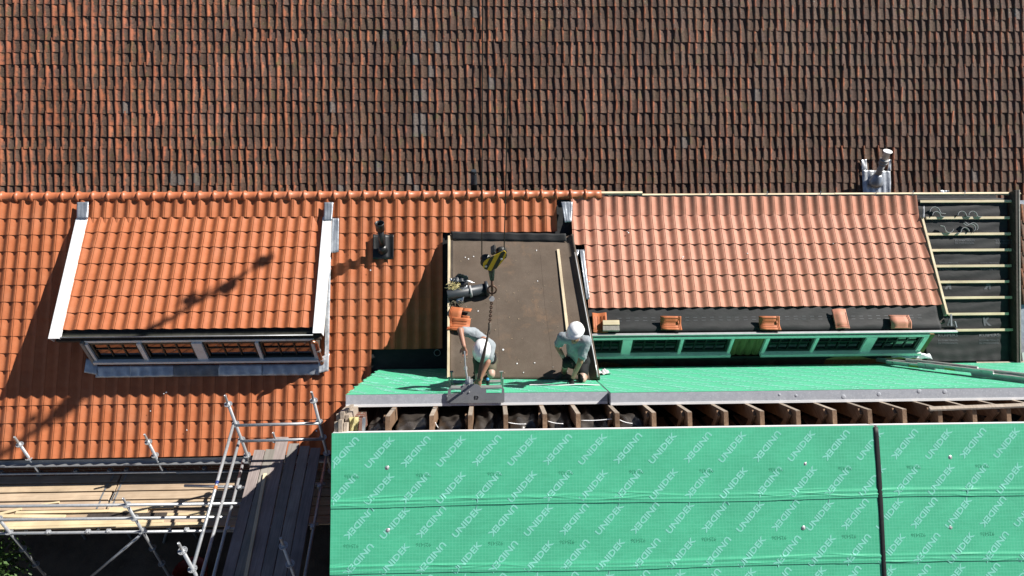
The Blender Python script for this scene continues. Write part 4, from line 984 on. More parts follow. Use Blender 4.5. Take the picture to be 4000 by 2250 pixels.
b = MB(); b.lathe(A3(vp[0], vp[1], vp[2] + .02), (0, 0, 1), [(0, .052), (top[2] - vp[2] - .14, .052)], 18); b.build('pipe', m_black, v1, True)
zt = top[2] - vp[2]
b = MB(); b.lathe(A3(vp[0], vp[1], top[2] - .15), (0, 0, 1), [(0, .070), (.01, .079), (.13, .081), (.155, .083), (.155, .070), (.06, .066)], 22, False); b.build('cap', m_black, v1, True)
b = MB(); b.lathe(A3(vp[0], vp[1], top[2] - .11), (0, 0, 1), [(0, .064), (.02, .06), (.03, .02)], 16); b.build('inner_cone', m_duct, v1, True)
p2 = atY(1852, 745, RIDGE[1] + .55); t2 = atY(1845, 668, RIDGE[1] + .55)
v2 = thing('vent_pipe', 'small black ribbed vent pipe rising just behind the orange ridge', 'vent pipe', p2 - A3(0, 0, .6))
hgt = t2[2] - p2[2]
b = MB(); b.lathe(A3(p2[0], p2[1], p2[2] - .6), (0, 0, 1), [(0, .062), (.6 + hgt * .35, .062), (.6 + hgt * .36, .066), (.6 + hgt * .40, .066), (.6 + hgt * .41, .060), (.6 + hgt * .88, .056), (.6 + hgt * .90, .048)], 18); b.build('pipe', m_black, v2, True)
b = MB()
for k in range(12):
    a = k * PI / 6; b.bar(A3(p2[0] + .05 * math.cos(a), p2[1] + .05 * math.sin(a), p2[2] + hgt * .84), A3(p2[0] + .045 * math.cos(a), p2[1] + .045 * math.sin(a), p2[2] + hgt * 1.0), .012, .012, (math.cos(a), math.sin(a), 0))
b.lathe(A3(p2[0], p2[1], p2[2] + hgt * .99), (0, 0, 1), [(0, .05), (.015, .047)], 16); b.build('grille_cap', m_duct, v2)
fp = hit(3418, 712, OLD, .03)
fl = thing('flue_pipe', 'grey flue pipe with pale flat cap on crumpled lead flashing, old roof', 'flue', fp)
Qf = [hit(3372, 755, OLD, .05), hit(3478, 758, OLD, .05), hit(3480, 668, OLD, .06), hit(3368, 664, OLD, .06)]
wavy_lead('lead_flashing', m_leadbright, fl, lerp4(Qf), 24, 18, ON, .010, .006, 14)
Qf = [hit(3366, 664, OLD, .06), hit(3388, 664, OLD, .06), hit(3384, 622, OLD, .05), hit(3364, 624, OLD, .05)]
wavy_lead('lead_strip', m_leadbright, fl, lerp4(Qf), 6, 10, ON, .008)
Qf = [hit(3468, 668, OLD, .06), hit(3480, 668, OLD, .06), hit(3480, 624, OLD, .05), hit(3472, 622, OLD, .05)]
wavy_lead('lead_strip', m_leadbright, fl, lerp4(Qf), 4, 10, ON, .008)
ft = atY(3467, 592, fp[1]); dv = ft - fp; Lf = np.linalg.norm(dv)
b = MB(); b.lathe(fp - dv * .05, dv, [(0, .20), (.07, .195), (.16, .165), (.24, .115), (.29, .085)], 24); b.build('collar_cone', m_lead, fl, True)
b = MB(); b.lathe(fp + dv * .2, dv, [(0, .078), (Lf * .42, .078)], 20); b.build('pipe', m_greyplast, fl, True)
b = MB(); b.lathe(fp + dv * .60, dv, [(0, .085), (.005, .112), (.05, .112), (.055, .104), (.085, .104), (.09, .112), (.13, .110), (.135, .085)], 22); b.build('socket_rings', m_greyplast, fl, True)
b = MB(); b.lathe(fp + dv * .60 + dv / Lf * .135, dv, [(0, .075), (Lf * .4 - .16, .085), (Lf * .4 - .14, .112), (Lf * .4 - .125, .115), (Lf * .4 - .12, .104)], 24); b.build('cap', m_pvc, fl, True)
Ql = [hit(3672, 765, OLD, .04), hit(3708, 765, OLD, .04), hit(3706, 745, OLD, .06), hit(3674, 742, OLD, .06)]
lo_ = wavy_lead('lead_scrap', m_lead, None, lerp4(Ql), 8, 6, ON, .012); tag(lo_, 'small crumpled lead scrap at the foot of the old roof, right', 'lead sheet')

# loose pipes and grate lying at the left edge of the felt roof
def duct(label, pxa, pya, pxb, pyb, r, m, rings=(), off=None):
    a, c = on_felt(pxa, pya, off or r), on_felt(pxb, pyb, off or r); d = c - a; L = np.linalg.norm(d); d = d / L
    t = thing('duct_pipe', label, 'pipe', (a + c) / 2 - BN * r)
    b = MB(); b.lathe(a, d, [(0, r), (L, r), (L, r * .9), (0.02, r * .9)], 24, False); b.build('pipe', m, t, True)
    for (f, rr, wd) in rings: b = MB(); b.lathe(a + d * (f * L - wd / 2), d, [(0, r), (.002, rr), (wd, rr), (wd + .002, r)], 24); b.build('collar', m_greyplast if wd < .05 and rr > r * 1.05 and f < .7 else m, t, True)
    return t
duct('dark grey duct pipe with collars lying on the felt roof beside the crane hook', 1748, 1154, 1908, 1126, .093, m_duct, ((.56, .103, .035), (.955, .128, .05)))
duct('short black pipe piece lying above the grey duct pipe', 1770, 1112, 1828, 1106, .085, m_black)
sh = thing('foil_wrap', 'torn silvery foil and flashing piece on the black pipe', 'foil', on_felt(1800, 1090))
Q = [on_felt(1762, 1104, .20), on_felt(1828, 1100, .19), on_felt(1822, 1076, .22), on_felt(1772, 1082, .23)]
wavy_lead('flashing_piece', m_duct, sh, lerp4(Q), 10, 8, BN, .012)
Q = [on_felt(1778, 1082, .20), on_felt(1830, 1094, .20), on_felt(1828, 1078, .26), on_felt(1790, 1068, .27)]
wavy_lead('flashing_piece', m_duct, sh, lerp4(Q), 8, 6, BN, .008)
Q = [on_felt(1758, 1096, .19), on_felt(1780, 1106, .19), on_felt(1776, 1090, .21), on_felt(1756, 1087, .20)]
wavy_lead('foil_tail', m_leadbright, sh, lerp4(Q), 8, 5, BN, .012)
Q = [on_felt(1816, 1098, .19), on_felt(1856, 1106, .10), on_felt(1838, 1098, .14), on_felt(1816, 1088, .20)]
wavy_lead('foil_tail', m_leadbright, sh, lerp4(Q), 8, 4, BN, .010)
Q = [on_felt(1778, 1182, .03), on_felt(1806, 1186, .05), on_felt(1826, 1112, .20), on_felt(1806, 1132, .20)]
wavy_lead('foil_strip', m_leadbright, sh, lerp4(Q), 6, 16, BN, .010)
gl = thing('rope_scrap', 'tangled pale scrap and green straps draped over the grey duct end', 'scrap', on_felt(1770, 1180))
b = MB()
for k in range(60):
    c = on_felt(1756 + random.uniform(0, 44), 1148 + random.uniform(-14, 14) - 6, 0) + BN * (.19 + random.uniform(-.012, .012)); d = EX * random.uniform(-.05, .05) + np.cross(BN, EX) * random.uniform(-.04, .04)
    b.tube([c - d, c + BN * .012, c + d], .005, 4)
b.build('pale_fibres', m_wool, gl)
b = MB()
for k in range(16):
    c = on_felt(1764 + random.uniform(0, 40), 1172 + random.uniform(0, 22), .03 + random.uniform(0, .03)); d = EX * random.uniform(-.06, .06) + np.cross(BN, EX) * random.uniform(-.05, .05)
    b.tube([c - d, c + BN * .03, c + d], .008, 5)
b.build('green_straps', m_shorts_olive, gl)
pr = hit(1708, 1378, MAIN, -.02); o = MB(); o.lathe(pr, MN, [(-.10, .055), (.02, .058), (.02, .050), (-.10, .048)], 22, False); tag(o.build('pipe_stub', m_greyplast, None, True), 'grey plastic pipe stub in the dark opening left of the felt roof', 'pipe')

# ------------------------------------------------------------------ loose tiles and blocks
def loose_tile(label, c, ax, ay, n, m, flipped=False, notch=False):
    ax, ay, n, c = (np.asarray(v, float) for v in (ax, ay, n, c)); ax = ax / np.linalg.norm(ax); ay = ay - ax * ay.dot(ax); ay /= np.linalg.norm(ay); n = np.cross(ax, ay)
    W, L, A = .245, .355, .019; sg = -1 if flipped else 1
    z = lambda x: sg * A * math.cos(2 * PI * (x / W) * .95 + .3)
    t = thing('roof_tile', label, 'roof tile', c, 'loose roof tiles')
    b = MB(); P = lambda x, y, o=0.0: c + ax * x + ay * y + n * (z(x) + .02 + o)
    segs = [(-W / 2, W / 2, -L / 2, L / 2)] if not notch else [(-W / 2, W / 2, -L / 2, L * .10), (-W / 2, -W * .18, L * .10, L / 2), (W * .16, W / 2, L * .10, L / 2)]
    for xa, xb, ya, yb in segs: b.sheet(lambda u, v: P(xa + (xb - xa) * u, ya + (yb - ya) * v), 10 if not notch else 8, 3, n, .014)
    o = b.build('body', m, t, True); add_attr(o.data)
    for y0 in (-L / 2 + .012, -L / 2 + .035):
        b = MB(); b.sheet(lambda u, v: P(-W / 2 + W * u, y0 + .010 * v, .007), 10, 1, n, .010); o = b.build('end_rib', m, t); add_attr(o.data)
    for x in ((-.075, -.03, .03, .085) if flipped else (-W / 2 + .008, W / 2 - .016)):
        b = MB(); b.sheet(lambda u, v: P(x + .008 * u, -L * .36 + L * .70 * v, .006), 1, 3, n, .010)
        if not notch: o = b.build('side_rib', m, t); add_attr(o.data)
    if flipped: b = MB(); b.box(P(.02, -L / 2 + .05, .012), (.05, .022, .022), (ax, ay, n)); o = b.build('nib', m, t); add_attr(o.data)
    return t
dX = lambda a: EX * math.cos(a) + DV * math.sin(a); dY = lambda a: -EX * math.sin(a) + DV * math.cos(a)
loose_tile('upturned tile standing on end in the gutter left of the wood blocks', hit(2342, 1262, DORM, .0), dX(0), dY(0), DN, m_tile, True)
loose_tile('upturned tile lying crosswise on the gutter, left one of two alike', hit(2620, 1264, DORM, .03), dX(PI / 2 - .03), dY(PI / 2 - .03), DN, m_tile, True)
loose_tile('upturned tile lying crosswise on the gutter above the mossy wall boards', hit(3005, 1264, DORM, .03), dX(PI / 2 - .02), dY(PI / 2 - .02), DN, m_tile, True)
loose_tile('tile slipped down below the bottom row of the right dormer', hit(3284, 1246, DORM, .02), dX(.03), dY(.03), DN, m_tile_pale)
loose_tile('pale tile lying crosswise on the gutter at the right end', hit(3516, 1257, DORM, .03), dX(PI / 2 - .02), dY(PI / 2 - .02), DN, m_tile_pale)
bX = (bq[1] - bq[0]) / np.linalg.norm(bq[1] - bq[0]); bY = np.cross(BN, bX)
rX = lambda a: bX * math.cos(a) + bY * math.sin(a); rY = lambda a: -bX * math.sin(a) + bY * math.cos(a)
loose_tile('tile with a slot cut out, on the felt roof beside the left worker', on_felt(1796, 1226, .05), rX(PI * 1.5 - .12), rY(PI * 1.5 - .12), BN, m_tile, False, True)
loose_tile('upturned tile on the felt roof right behind the left worker', on_felt(1793, 1270, .03), rX(PI * 1.5 - .10), rY(PI * 1.5 - .10), BN, m_tile, True)
for py, m, lab in ((1262, m_batten, 'pale wood block in the dormer gutter, the farther of two'), (1284, m_board_y, 'grey wood block in the dormer gutter, the nearer of two')):
    b = MB(); b.box(hit(2386, py, DORM, .05), (.28, .085, .07), (EX, DV, DN)); tag(bevel(b.build('wood_block', m), .004), lab, 'wood block')

# ------------------------------------------------------------------ ladder in the valley
ld = thing('ladder', 'aluminium extension ladder lying in the valley at the right, yellow stickers', 'ladder', hit(3800, 1465, GREEN, .02))
fa, fb = hit(3462, 1414, GREEN, .07), hit(4120, 1492, GREEN, .07); bk = -GU * .33 + A3(0, 0, .015)
for (ta, tb, off, dz) in ((0, .34, 0, 0), (.22, .68, .012, .045), (.56, 1.0, .024, .0)):
    pa, pb = fa + (fb - fa) * ta, fa + (fb - fa) * tb
    for sgn in (0, 1):
        d = bk * sgn + A3(0, -off if not sgn else off, dz); b = MB(); b.bar(pa + d, pb + d, .026, .070); b.build('stile', m_alu, ld)
    n_ = int(np.linalg.norm(pb - pa) / .28)
    for k in range(n_):
        q = pa + (pb - pa) * (k + .5) / n_ + A3(0, 0, dz); b = MB(); b.bar(q, q + bk, .055, .028); b.build('rung', m_alu, ld)
for t in (.155, .385, .66):
    q = fa + (fb - fa) * t; e = fa + (fb - fa) * (t + .065); b = MB(); dd = A3(0, -.042, .012 if t != .385 else .045); b.bar(q + dd, e + dd, .003, .030); b.build('sticker', m_sticker, ld)

# ------------------------------------------------------------------ crane: block, hook, chain, sling, clamp
CY = gp_(0, tL)[1] + .10
def cp(px, py, dy=0.0): return atY(px, py, CY + dy)
blk = thing('hook_block', 'yellow and black striped crane hook block hanging on two ropes', 'hook block', cp(1922, 1145))
zb = lambda x, y: (1850 + x / 5.176, 940 + y / 5.176)
outl = [(186, 520), (190, 470), (215, 425), (260, 385), (330, 350), (420, 305), (500, 265), (560, 235), (610, 210), (640, 220), (658, 255), (652, 310), (625, 370), (570, 440), (515, 505), (462, 565), (345, 612), (280, 595), (212, 570)]
def prism(mb, poly, y0, y1):
    a = [atY(*zb(*p), CY + y0) for p in poly]; k = len(a); bb = [A3(q[0], CY + y1, q[2]) for q in a]
    mb.add(a + bb, [tuple(range(k)), tuple(range(2 * k - 1, k - 1, -1))] + [(i, i + k, (i + 1) % k + k, (i + 1) % k) for i in range(k)])
def clip(poly, nx, ny, c, keep_less):
    out = []
    for i in range(len(poly)):
        p, q = poly[i], poly[(i + 1) % len(poly)]; dp_, dq = p[0] * nx + p[1] * ny - c, q[0] * nx + q[1] * ny - c
        if keep_less: dp_, dq = -dp_, -dq
        if dp_ >= 0: out.append(p)
        if dp_ * dq < 0: t = dp_ / (dp_ - dq); out.append((p[0] + (q[0] - p[0]) * t, p[1] + (q[1] - p[1]) * t))
    return out
nx, ny = .886, .463; cs = [q[0] * nx + q[1] * ny for q in ((330, 350), (425, 305), (553, 240), (645, 225))]
b = MB(); prism(b, outl, -.030, -.020); b.build('side_plate', m_yellow, blk)
b = MB(); prism(b, outl, .12, .13); b.build('side_plate', m_yellow, blk)
for c0, c1 in ((cs[0], cs[1]), (cs[2], cs[3])):
    pl_ = clip(clip(outl, nx, ny, c0, False), nx, ny, c1, True)
    if len(pl_) > 2: b = MB(); prism(b, pl_, -.0325, -.0305); b.build('stripe', m_stripe, blk)
for (x, y) in ((250, 450), (560, 300)):
    q = atY(*zb(x, y), CY); b = MB(); b.lathe(A3(q[0], CY + .0, q[2]), (0, 1, 0), [(0, .066), (.012, .066), (.03, .052), (.055, .052), (.073, .066), (.085, .066)], 24); b.build('sheave', m_darksteel, blk, True)
    b = MB(); b.lathe(A3(q[0], CY - .045, q[2] - .02), (0, 1, 0), [(0, .014), (.02, .016)], 10); b.build('axle_nut', m_alu, blk, True)
b = MB(); prism(b, [(345, 270), (420, 225), (455, 262), (380, 300)], -.02, .12); b.build('rope_guard', m_darksteel, blk)
q0, q1 = cp(1920, 1052, .03), cp(1922, 1093, .03)
b = MB(); b.tube([q0 + A3(0, 0, .06), q0, q1], .03, 12, rs=[.045, .042, .026]); b.build('swivel', m_darksteel, blk, True)
q2 = cp(1922, 1136, .03); b = MB(); b.tube([q1 + A3(0, 0, .02), q1 * .5 + q2 * .5, q2], .016, 10); b.build('hook', m_brown_steel, blk, True)
b = MB(); rcen = cp(1922, 1132, .03); b.tube([rcen + A3(.052 * math.cos(a), 0, .062 * math.sin(a)) for a in np.linspace(0, 2 * PI, 24)[:-1]], .0105, 8, True); b.build('ring', m_brown_steel, blk, True)
for (pa_, pt_) in (((1882, 1012), (1885, 0)), ((1969, 982), (1994, 0))):
    a = cp(*pa_, .05); t_ = atY(*pt_, CY + .05); d = t_ - a; e = a + d / d[2] * (H + 6.2 - a[2])
    b = MB(); b.tube([a, e], .0075, 6); b.build('rope', m_darksteel, blk)
# chain
ch = thing('chain', 'rusty lifting chain between the hook ring and the brown sling', 'chain', cp(1911, 1290))
a, c = cp(1922, 1142, .03), cp(1911, 1282, .02)
b = MB(); b.tube([a + A3(0, 0, .02), a - A3(0, 0, .05)], .011, 8); b.build('shackle', m_brown_steel, ch)
b = MB(); dsk = cp(1921, 1167, .02); b.lathe(dsk, (0.1, -1, .6), [(0, .034), (.006, .034)], 20); b.build('load_tag', m_blue if False else m_greyplast, ch)
a = cp(1921, 1172, .03); L_ = np.linalg.norm(c - a); n_ = int(L_ / .034); d = (c - a) / L_; sx = np.cross(d, A3(0, 1, 0)); sx /= np.linalg.norm(sx); sy_ = np.cross(d, sx)
lk = MB()
for k in range(n_):
    p = a + d * (k + .5) * .034; s_ = sx if k % 2 else sy_
    lk.tube([p + d * .023 * math.cos(t) + s_ * .015 * math.sin(t) for t in np.linspace(0, 2 * PI, 13)[:-1]], .0055, 6, True)
lk.build('chain_links', m_brown_steel, ch, True, 'stuff')
# sling
sg_ = thing('lifting_sling', 'brown webbing sling running from the chain down past the white helmet', 'sling', cp(1870, 1478))
pts = [cp(1912, 1276, .0), cp(1906, 1310, -.06), cp(1897, 1350, -.12), cp(1886, 1400, -.16), cp(1877, 1440, -.12), cp(1870, 1480, -.02)]
wd = [.014, .016, .018, .026, .030, .024]
b = MB(); V = []
for p, w_ in zip(pts, wd):
    for sx_ in (-1, 1):
        for t_ in (-.004, .004): V.append(p + EX * w_ * sx_ * .9 + A3(0, t_, 0))
fs = []
for k in range(len(pts) - 1):
    i, j = k * 4, k * 4 + 4; fs += [(i, i + 2, j + 2, j), (i + 1, j + 1, j + 3, i + 3), (i, j, j + 1, i + 1), (i + 2, i + 3, j + 3, j + 2)]
b.add(V, fs); b.build('strap', m_sling, sg_, True)
b = MB(); b.tube([cp(1913, 1262, .0), cp(1912, 1290, -.01), cp(1908, 1305, -.04)], .018, 8); b.build('strap_eye', m_sling, sg_, True)
# clamp
TP = (GU, gp_(0, tL + .035))
cl = thing('lifting_clamp', 'grey steel lifting clamp gripping the upper edge of the left green panel', 'clamp', hit(1860, 1560, TP))
zc = lambda x, y: hit(1720 + x / 4.025, 1240 + y / 4.025, TP)
def plate(mb, poly, th=.012):
    a = [zc(*p) for p in poly]; k = len(a); bb = [q - GU * th for q in a]
    mb.add(a + bb, [tuple(range(k))[::-1], tuple(range(k, 2 * k))] + [(i, (i + 1) % k, (i + 1) % k + k, i + k) for i in range(k)])
b = MB()
for poly in ([(112, 1195), (1008, 1195), (1006, 1330), (985, 1342), (130, 1348), (112, 1330)], [(325, 1110), (722, 1105), (722, 1195), (325, 1195)], [(330, 1075), (372, 1050), (575, 1050), (625, 1080), (640, 1108), (310, 1112)],
             [(118, 1195), (118, 1140), (145, 1112), (165, 1112), (165, 1195)], [(165, 1112), (325, 1111), (325, 1128), (165, 1130)], [(722, 1105), (965, 1100), (965, 1120), (722, 1124)], [(965, 1100), (985, 1102), (1004, 1130), (1008, 1195), (965, 1195)]): plate(b, poly)
b.build('front_plate', m_clamp, cl)
b = MB()
for poly in ([(530, 1240), (545, 1228), (558, 1240), (552, 1290), (538, 1290)], [(560, 1232), (590, 1235), (603, 1258), (590, 1270), (575, 1250)], [(565, 1268), (598, 1275), (585, 1292), (560, 1286)]):
    a = [zc(*p) + GU * .003 for p in poly]; b.add(a, [tuple(range(len(a)))])
b.build('emblem', m_rubber, cl)
for (x, y) in ((362, 1065), (458, 1065), (358, 1175), (455, 1172)): b = MB(); b.lathe(zc(x, y), GU, [(0, .012), (.012, .010)], 8); b.build('bolt', m_alu, cl)
for (ya, yb) in ((1000, 985), (1078, 1075)):
    pa, pb = hit(1762, 1240 + ya / 4.025 + 5, GREEN, .04), hit(1960, 1240 + yb / 4.025 + 4, GREEN, .04); b = MB(); b.bar(pa, pb, .05, .02); b.build('rail', m_clampside, cl)
for (px, pt, pb_) in ((1757, 1476, 1516), (1767, 1452, 1508), (1958, 1452, 1508), (1964, 1478, 1512)):
    lo_p = hit(px, pb_, GREEN, .02); up_p = atY(px, pt, lo_p[1]); b = MB(); b.tube([lo_p, A3(lo_p[0], lo_p[1], up_p[2])], .010, 8); b.box(A3(lo_p[0], lo_p[1], up_p[2]), (.05 if pt < 1460 else .025, .025, .012)); b.build('pin', m_clampside, cl)
q = hit(1832, 1500, TP); b = MB(); b.box(q + GN * .03 - GU * .04, (.10, .07, .06), (EX, GU, GN)); b.tube([q + GN * .02, q + GN * .10], .018, 8); b.build('locking_head', m_alu, cl)
b = MB(); q = hit(1905, 1503, TP); b.lathe(q - GU * .10, A3(0, 0, 1), [(0, .028), (.05, .028), (.06, .018), (.08, .018)], 14); b.build('valve', m_black, cl, True)
b = MB(); b.lathe(q - GU * .10 + A3(0, 0, .08), A3(0, 0, 1), [(0, .022), (.018, .022)], 14); b.build('valve_cap', m_blue, cl, True)
rod = thing('lever_rod', 'steel rod with joints held upright in the left worker\'s raised hand', 'rod', hit(1828, 1490, TP))
pa = hit(1828, 1492, TP); pb = atY(1819, 1440, pa[1] + .10); pc = atY(1814, 1372, pa[1] + .22)
b = MB(); b.tube([pa, pb], .013, 8); b.build('lower_rod', m_alu, rod); b = MB(); b.tube([pb, pc], .010, 8); b.build('upper_rod', m_galv, rod)
b = MB(); b.lathe(pb - A3(0, 0, .02), pc - pb, [(0, .022), (.04, .022)], 10); b.build('joint', m_alu, rod)

# ------------------------------------------------------------------ workers
def capsule(mb, p, q, r0, r1, n=12, sq=None):
    p, q = np.asarray(p, float), np.asarray(q, float); d = q - p; L = np.linalg.norm(d); d = d / (L + 1e-9)
    t = A3(0, 0, 1) if abs(d[2]) < .9 else A3(0, 1, 0)
    x = np.cross(d, t) if sq is None else np.asarray(sq[0], float) - d * np.asarray(sq[0], float).dot(d); x /= np.linalg.norm(x); y = np.cross(d, x); kx, ky = (1, 1) if sq is None else (1.0, sq[1])
    prof = [(-r0 * math.cos(a), r0 * math.sin(a)) for a in np.linspace(.15, PI / 2, 5)] + [(L + r1 * math.sin(a), r1 * math.cos(a)) for a in np.linspace(0, PI / 2 - .15, 5)]
    vs = [p + d * h + (x * math.cos(2 * PI * k / n) * kx + y * math.sin(2 * PI * k / n) * ky) * r for h, r in prof for k in range(n)]; m = len(prof)
    fs = [(i * n + k, i * n + (k + 1) % n, (i + 1) * n + (k + 1) % n, (i + 1) * n + k) for i in range(m - 1) for k in range(n)] + [tuple(range(n))[::-1], tuple((m - 1) * n + k for k in range(n))]
    mb.add(vs, fs)
def fleshy(name, caps, m, parent, vox=.011, smooth=6, mats=None, pick=None):
    mb = MB()
    for c in caps: capsule(mb, *c[:4], sq=c[4] if len(c) > 4 else None)
    me = mb.mesh('tmp', origin(parent)); o = bpy.data.objects.new('tmp', me); COL.objects.link(o)
    r = o.modifiers.new('r', 'REMESH'); r.mode = 'VOXEL'; r.voxel_size = vox; r.use_smooth_shade = True
    sm = o.modifiers.new('s', 'SMOOTH'); sm.factor = .5; sm.iterations = smooth
    bpy.context.view_layer.update(); me2 = bpy.data.meshes.new_from_object(o.evaluated_get(bpy.context.evaluated_depsgraph_get()))
    bpy.data.objects.remove(o); bpy.data.meshes.remove(me)
    me2.name = name; f = bpy.data.objects.new(name, me2); COL.objects.link(f); f.parent = parent; me2.materials.clear()
    for q in (mats or [m]): me2.materials.append(q)
    if pick:
        og = origin(parent)
        for p in me2.polygons: p.material_index = pick(np.array(p.center) + og)
    for p in me2.polygons: p.use_smooth = True
    return f
def hand_caps(wrist, palm_dir, side, grip, sc=1.0):
    pd = np.asarray(palm_dir, float); pd /= np.linalg.norm(pd); sd = np.asarray(side, float); sd = sd - pd * sd.dot(pd); sd /= np.linalg.norm(sd); nn = np.cross(pd, sd)
    k = wrist + pd * .085 * sc; caps = [(wrist, wrist + pd * .07 * sc, .028 * sc, .036 * sc, (sd, .55))]
    for i, (o, l) in enumerate(((-.030, .060), (-.010, .072), (.011, .068), (.031, .052))):
        a = k + sd * o * sc; m = a + (pd * math.cos(grip * .5) + nn * math.sin(grip * .5)) * l * .55 * sc; e = m + (pd * math.cos(grip * 1.3) + nn * math.sin(grip * 1.3)) * l * .55 * sc
        caps += [(a - pd * .02 * sc, m, .0105 * sc, .0095 * sc), (m, e, .0095 * sc, .008 * sc)]
    th = wrist + pd * .03 * sc - sd * .032 * sc; caps += [(th, th + (pd * .7 - sd * .7) * .04 * sc, .013 * sc, .011 * sc), (th + (pd * .7 - sd * .7) * .04 * sc, th + (pd * 1.0 - sd * .5 + nn * grip * .4) * .065 * sc, .011 * sc, .009 * sc)]
    return caps
def helmet(parent, c, upv, face, r=.116):
    c = np.asarray(c, float); u = np.asarray(upv, float); u /= np.linalg.norm(u); f = np.asarray(face, float); f = f - u * f.dot(u); f /= np.linalg.norm(f); s = np.cross(f, u)
    b = MB(); nU, nV = 28, 10; V = []
    for j in range(nV + 1):
        th = (PI / 2) * (1 - j / nV)
        for i in range(nU):
            a = 2 * PI * i / nU; rr = math.cos(th - 0.0) if j else .02
            rad = r * max(math.sin(PI / 2 - th), .02); ridge = 1 + .035 * math.exp(-((math.sin(a)) / .22) ** 2) * math.sin(th)
            V.append(c + (f * math.cos(a) * 1.16 + s * math.sin(a)) * rad + u * r * .98 * math.sin(th) * ridge)
    k = len(V)
    for i in range(nU):                     # brim, longer over the face
        a = 2 * PI * i / nU; ext = .010 + .034 * max(0, math.cos(a)) ** 1.5
        V.append(c + (f * math.cos(a) * 1.16 + s * math.sin(a)) * (r + ext) - u * (.012 + .010 * max(0, math.cos(a))))
    for i in range(nU):
        a = 2 * PI * i / nU; V.append(c + (f * math.cos(a) * 1.16 + s * math.sin(a)) * (r - .008) - u * .010)
    fs = [(j * nU + i, j * nU + (i + 1) % nU, (j + 1) * nU + (i + 1) % nU, (j + 1) * nU + i) for j in range(nV + 2) for i in range(nU)] + [tuple(range(nU))[::-1]]
    b.add(V, fs); return b.build('helmet', m_helmet, parent, True)
def person(label, j, clothes, face, headup, glove_l, glove_r, hands, shorts_m, boots):
    t = thing('person', label, 'person', j['base'])
    sk = lambda a, c, r0, r1, *k: (j[a], j[c], r0, r1, *k)
    chest = j['neck'] * .62 + j['pelvis'] * .38; sh = j['lsh'] - j['rsh']; belly = j['neck'] * .3 + j['pelvis'] * .7
    chest = chest + (j['lsh'] + j['rsh'] - 2 * j['neck']) * .25
    caps = [sk('neck', 'head', .052, .058), (j['head'] + headup * .02, j['head'] + headup * .045, .088, .090), (j['head'] - headup * .05 + face * .03, j['head'] - headup * .06 + face * .045, .055, .045),
            (j['rsh'], j['lsh'], .070, .070), (chest, belly, .125, .125, (sh, .78)), (belly, j['pelvis'], .125, .13, (sh, .85)), (j['rhip'], j['lhip'], .10, .10),
            (j['neck'], chest, .06, .11),
            sk('rsh', 'rel', .056, .043), sk('rel', 'rha', .042, .030), sk('lsh', 'lel', .056, .043), sk('lel', 'lha', .042, .030),
            sk('rhip', 'rkn', .088, .062), sk('rkn', 'rft', .058, .040), sk('lhip', 'lkn', .088, .062), sk('lkn', 'lft', .058, .040)]
    nose = j['head'] + face * .088 - headup * .012; caps += [(nose + headup * .025, nose - headup * .012 + face * .010, .010, .015), (j['head'] + face * .075 - headup * .058, j['head'] + face * .078 - headup * .062, .026, .024)]
    es = np.cross(face, headup); es /= np.linalg.norm(es)
    for s_ in (-1, 1): e = j['head'] + es * s_ * .090 - headup * .01; caps.append((e + headup * .018, e - headup * .020, .014, .011))
    for s_, hn in ((-1, 'rha'), (1, 'lha')):
        caps += hand_caps(j[hn], *hands[hn])
    def pick(p):
        if glove_l and np.linalg.norm(p - j['lha']) < .19 and (p - j['lha']).dot(j['lha'] - j['lel']) > -.006: return 1
        if glove_r and np.linalg.norm(p - j['rha']) < .19 and (p - j['rha']).dot(j['rha'] - j['rel']) > -.006: return 1
        h = p - j['head']
        if np.linalg.norm(h) < .16 and h.dot(face) > .05:
            x, z_ = h.dot(es), h.dot(headup)
            if abs(abs(x) - .034) < .013 and abs(z_ - .008) < .010: return 2
            if abs(x) < .026 and abs(z_ + .062) < .006: return 3
        if np.linalg.norm(h) < .15 and h.dot(face) < .02 and h.dot(headup) > -.06: return 2
        for k in ('lkn', 'rkn'):
            if np.linalg.norm(p - j[k]) < .22 and p[2] < max(j['pelvis'][2], j[k][2] + .1): return 4
        return 0
    fleshy('body', caps, None, t, .0095, 4, [m_skin, m_shorts_black, m_hair, m_sling, m_skin_pale], pick)
    up_r, up_l = j['rsh'] * .32 + j['rel'] * .68, j['lsh'] * .32 + j['lel'] * .68
    top = j['neck'] * .93 + chest * .07
    sc = [(j['rsh'], j['lsh'], .084, .084), (top, chest, .075, .128), (chest, belly, .142, .142, (sh, .80)), (belly, j['pelvis'] * .85 + belly * .15, .142, .140, (sh, .86)), (j['rsh'], up_r, .074, .070), (j['lsh'], up_l, .074, .070)]
    shm = fleshy('t_shirt', sc, m_shirt, t, .014, 5)
    tx_ = bpy.data.textures.new('cloth_folds', 'CLOUDS'); tx_.noise_scale = .07; dm = shm.modifiers.new('folds', 'DISPLACE'); dm.texture = tx_; dm.strength = .030; dm.mid_level = .5
    tr_, tl_ = j['rhip'] * .42 + j['rkn'] * .58, j['lhip'] * .42 + j['lkn'] * .58
    sc = [(j['rhip'], j['lhip'], .118, .118), (j['pelvis'], j['pelvis'] + A3(0, 0, .04), .138, .138, (sh, .9)), (j['rhip'], tr_, .108, .092), (j['lhip'], tl_, .108, .092)]
    fleshy('shorts', sc, shorts_m, t, .014, 5)
    b = MB(); bu = j['neck'] - j['pelvis']; bu /= np.linalg.norm(bu); bs = sh / np.linalg.norm(sh); bs = bs - bu * bs.dot(bu); bs /= np.linalg.norm(bs); bf_ = np.cross(bs, bu)
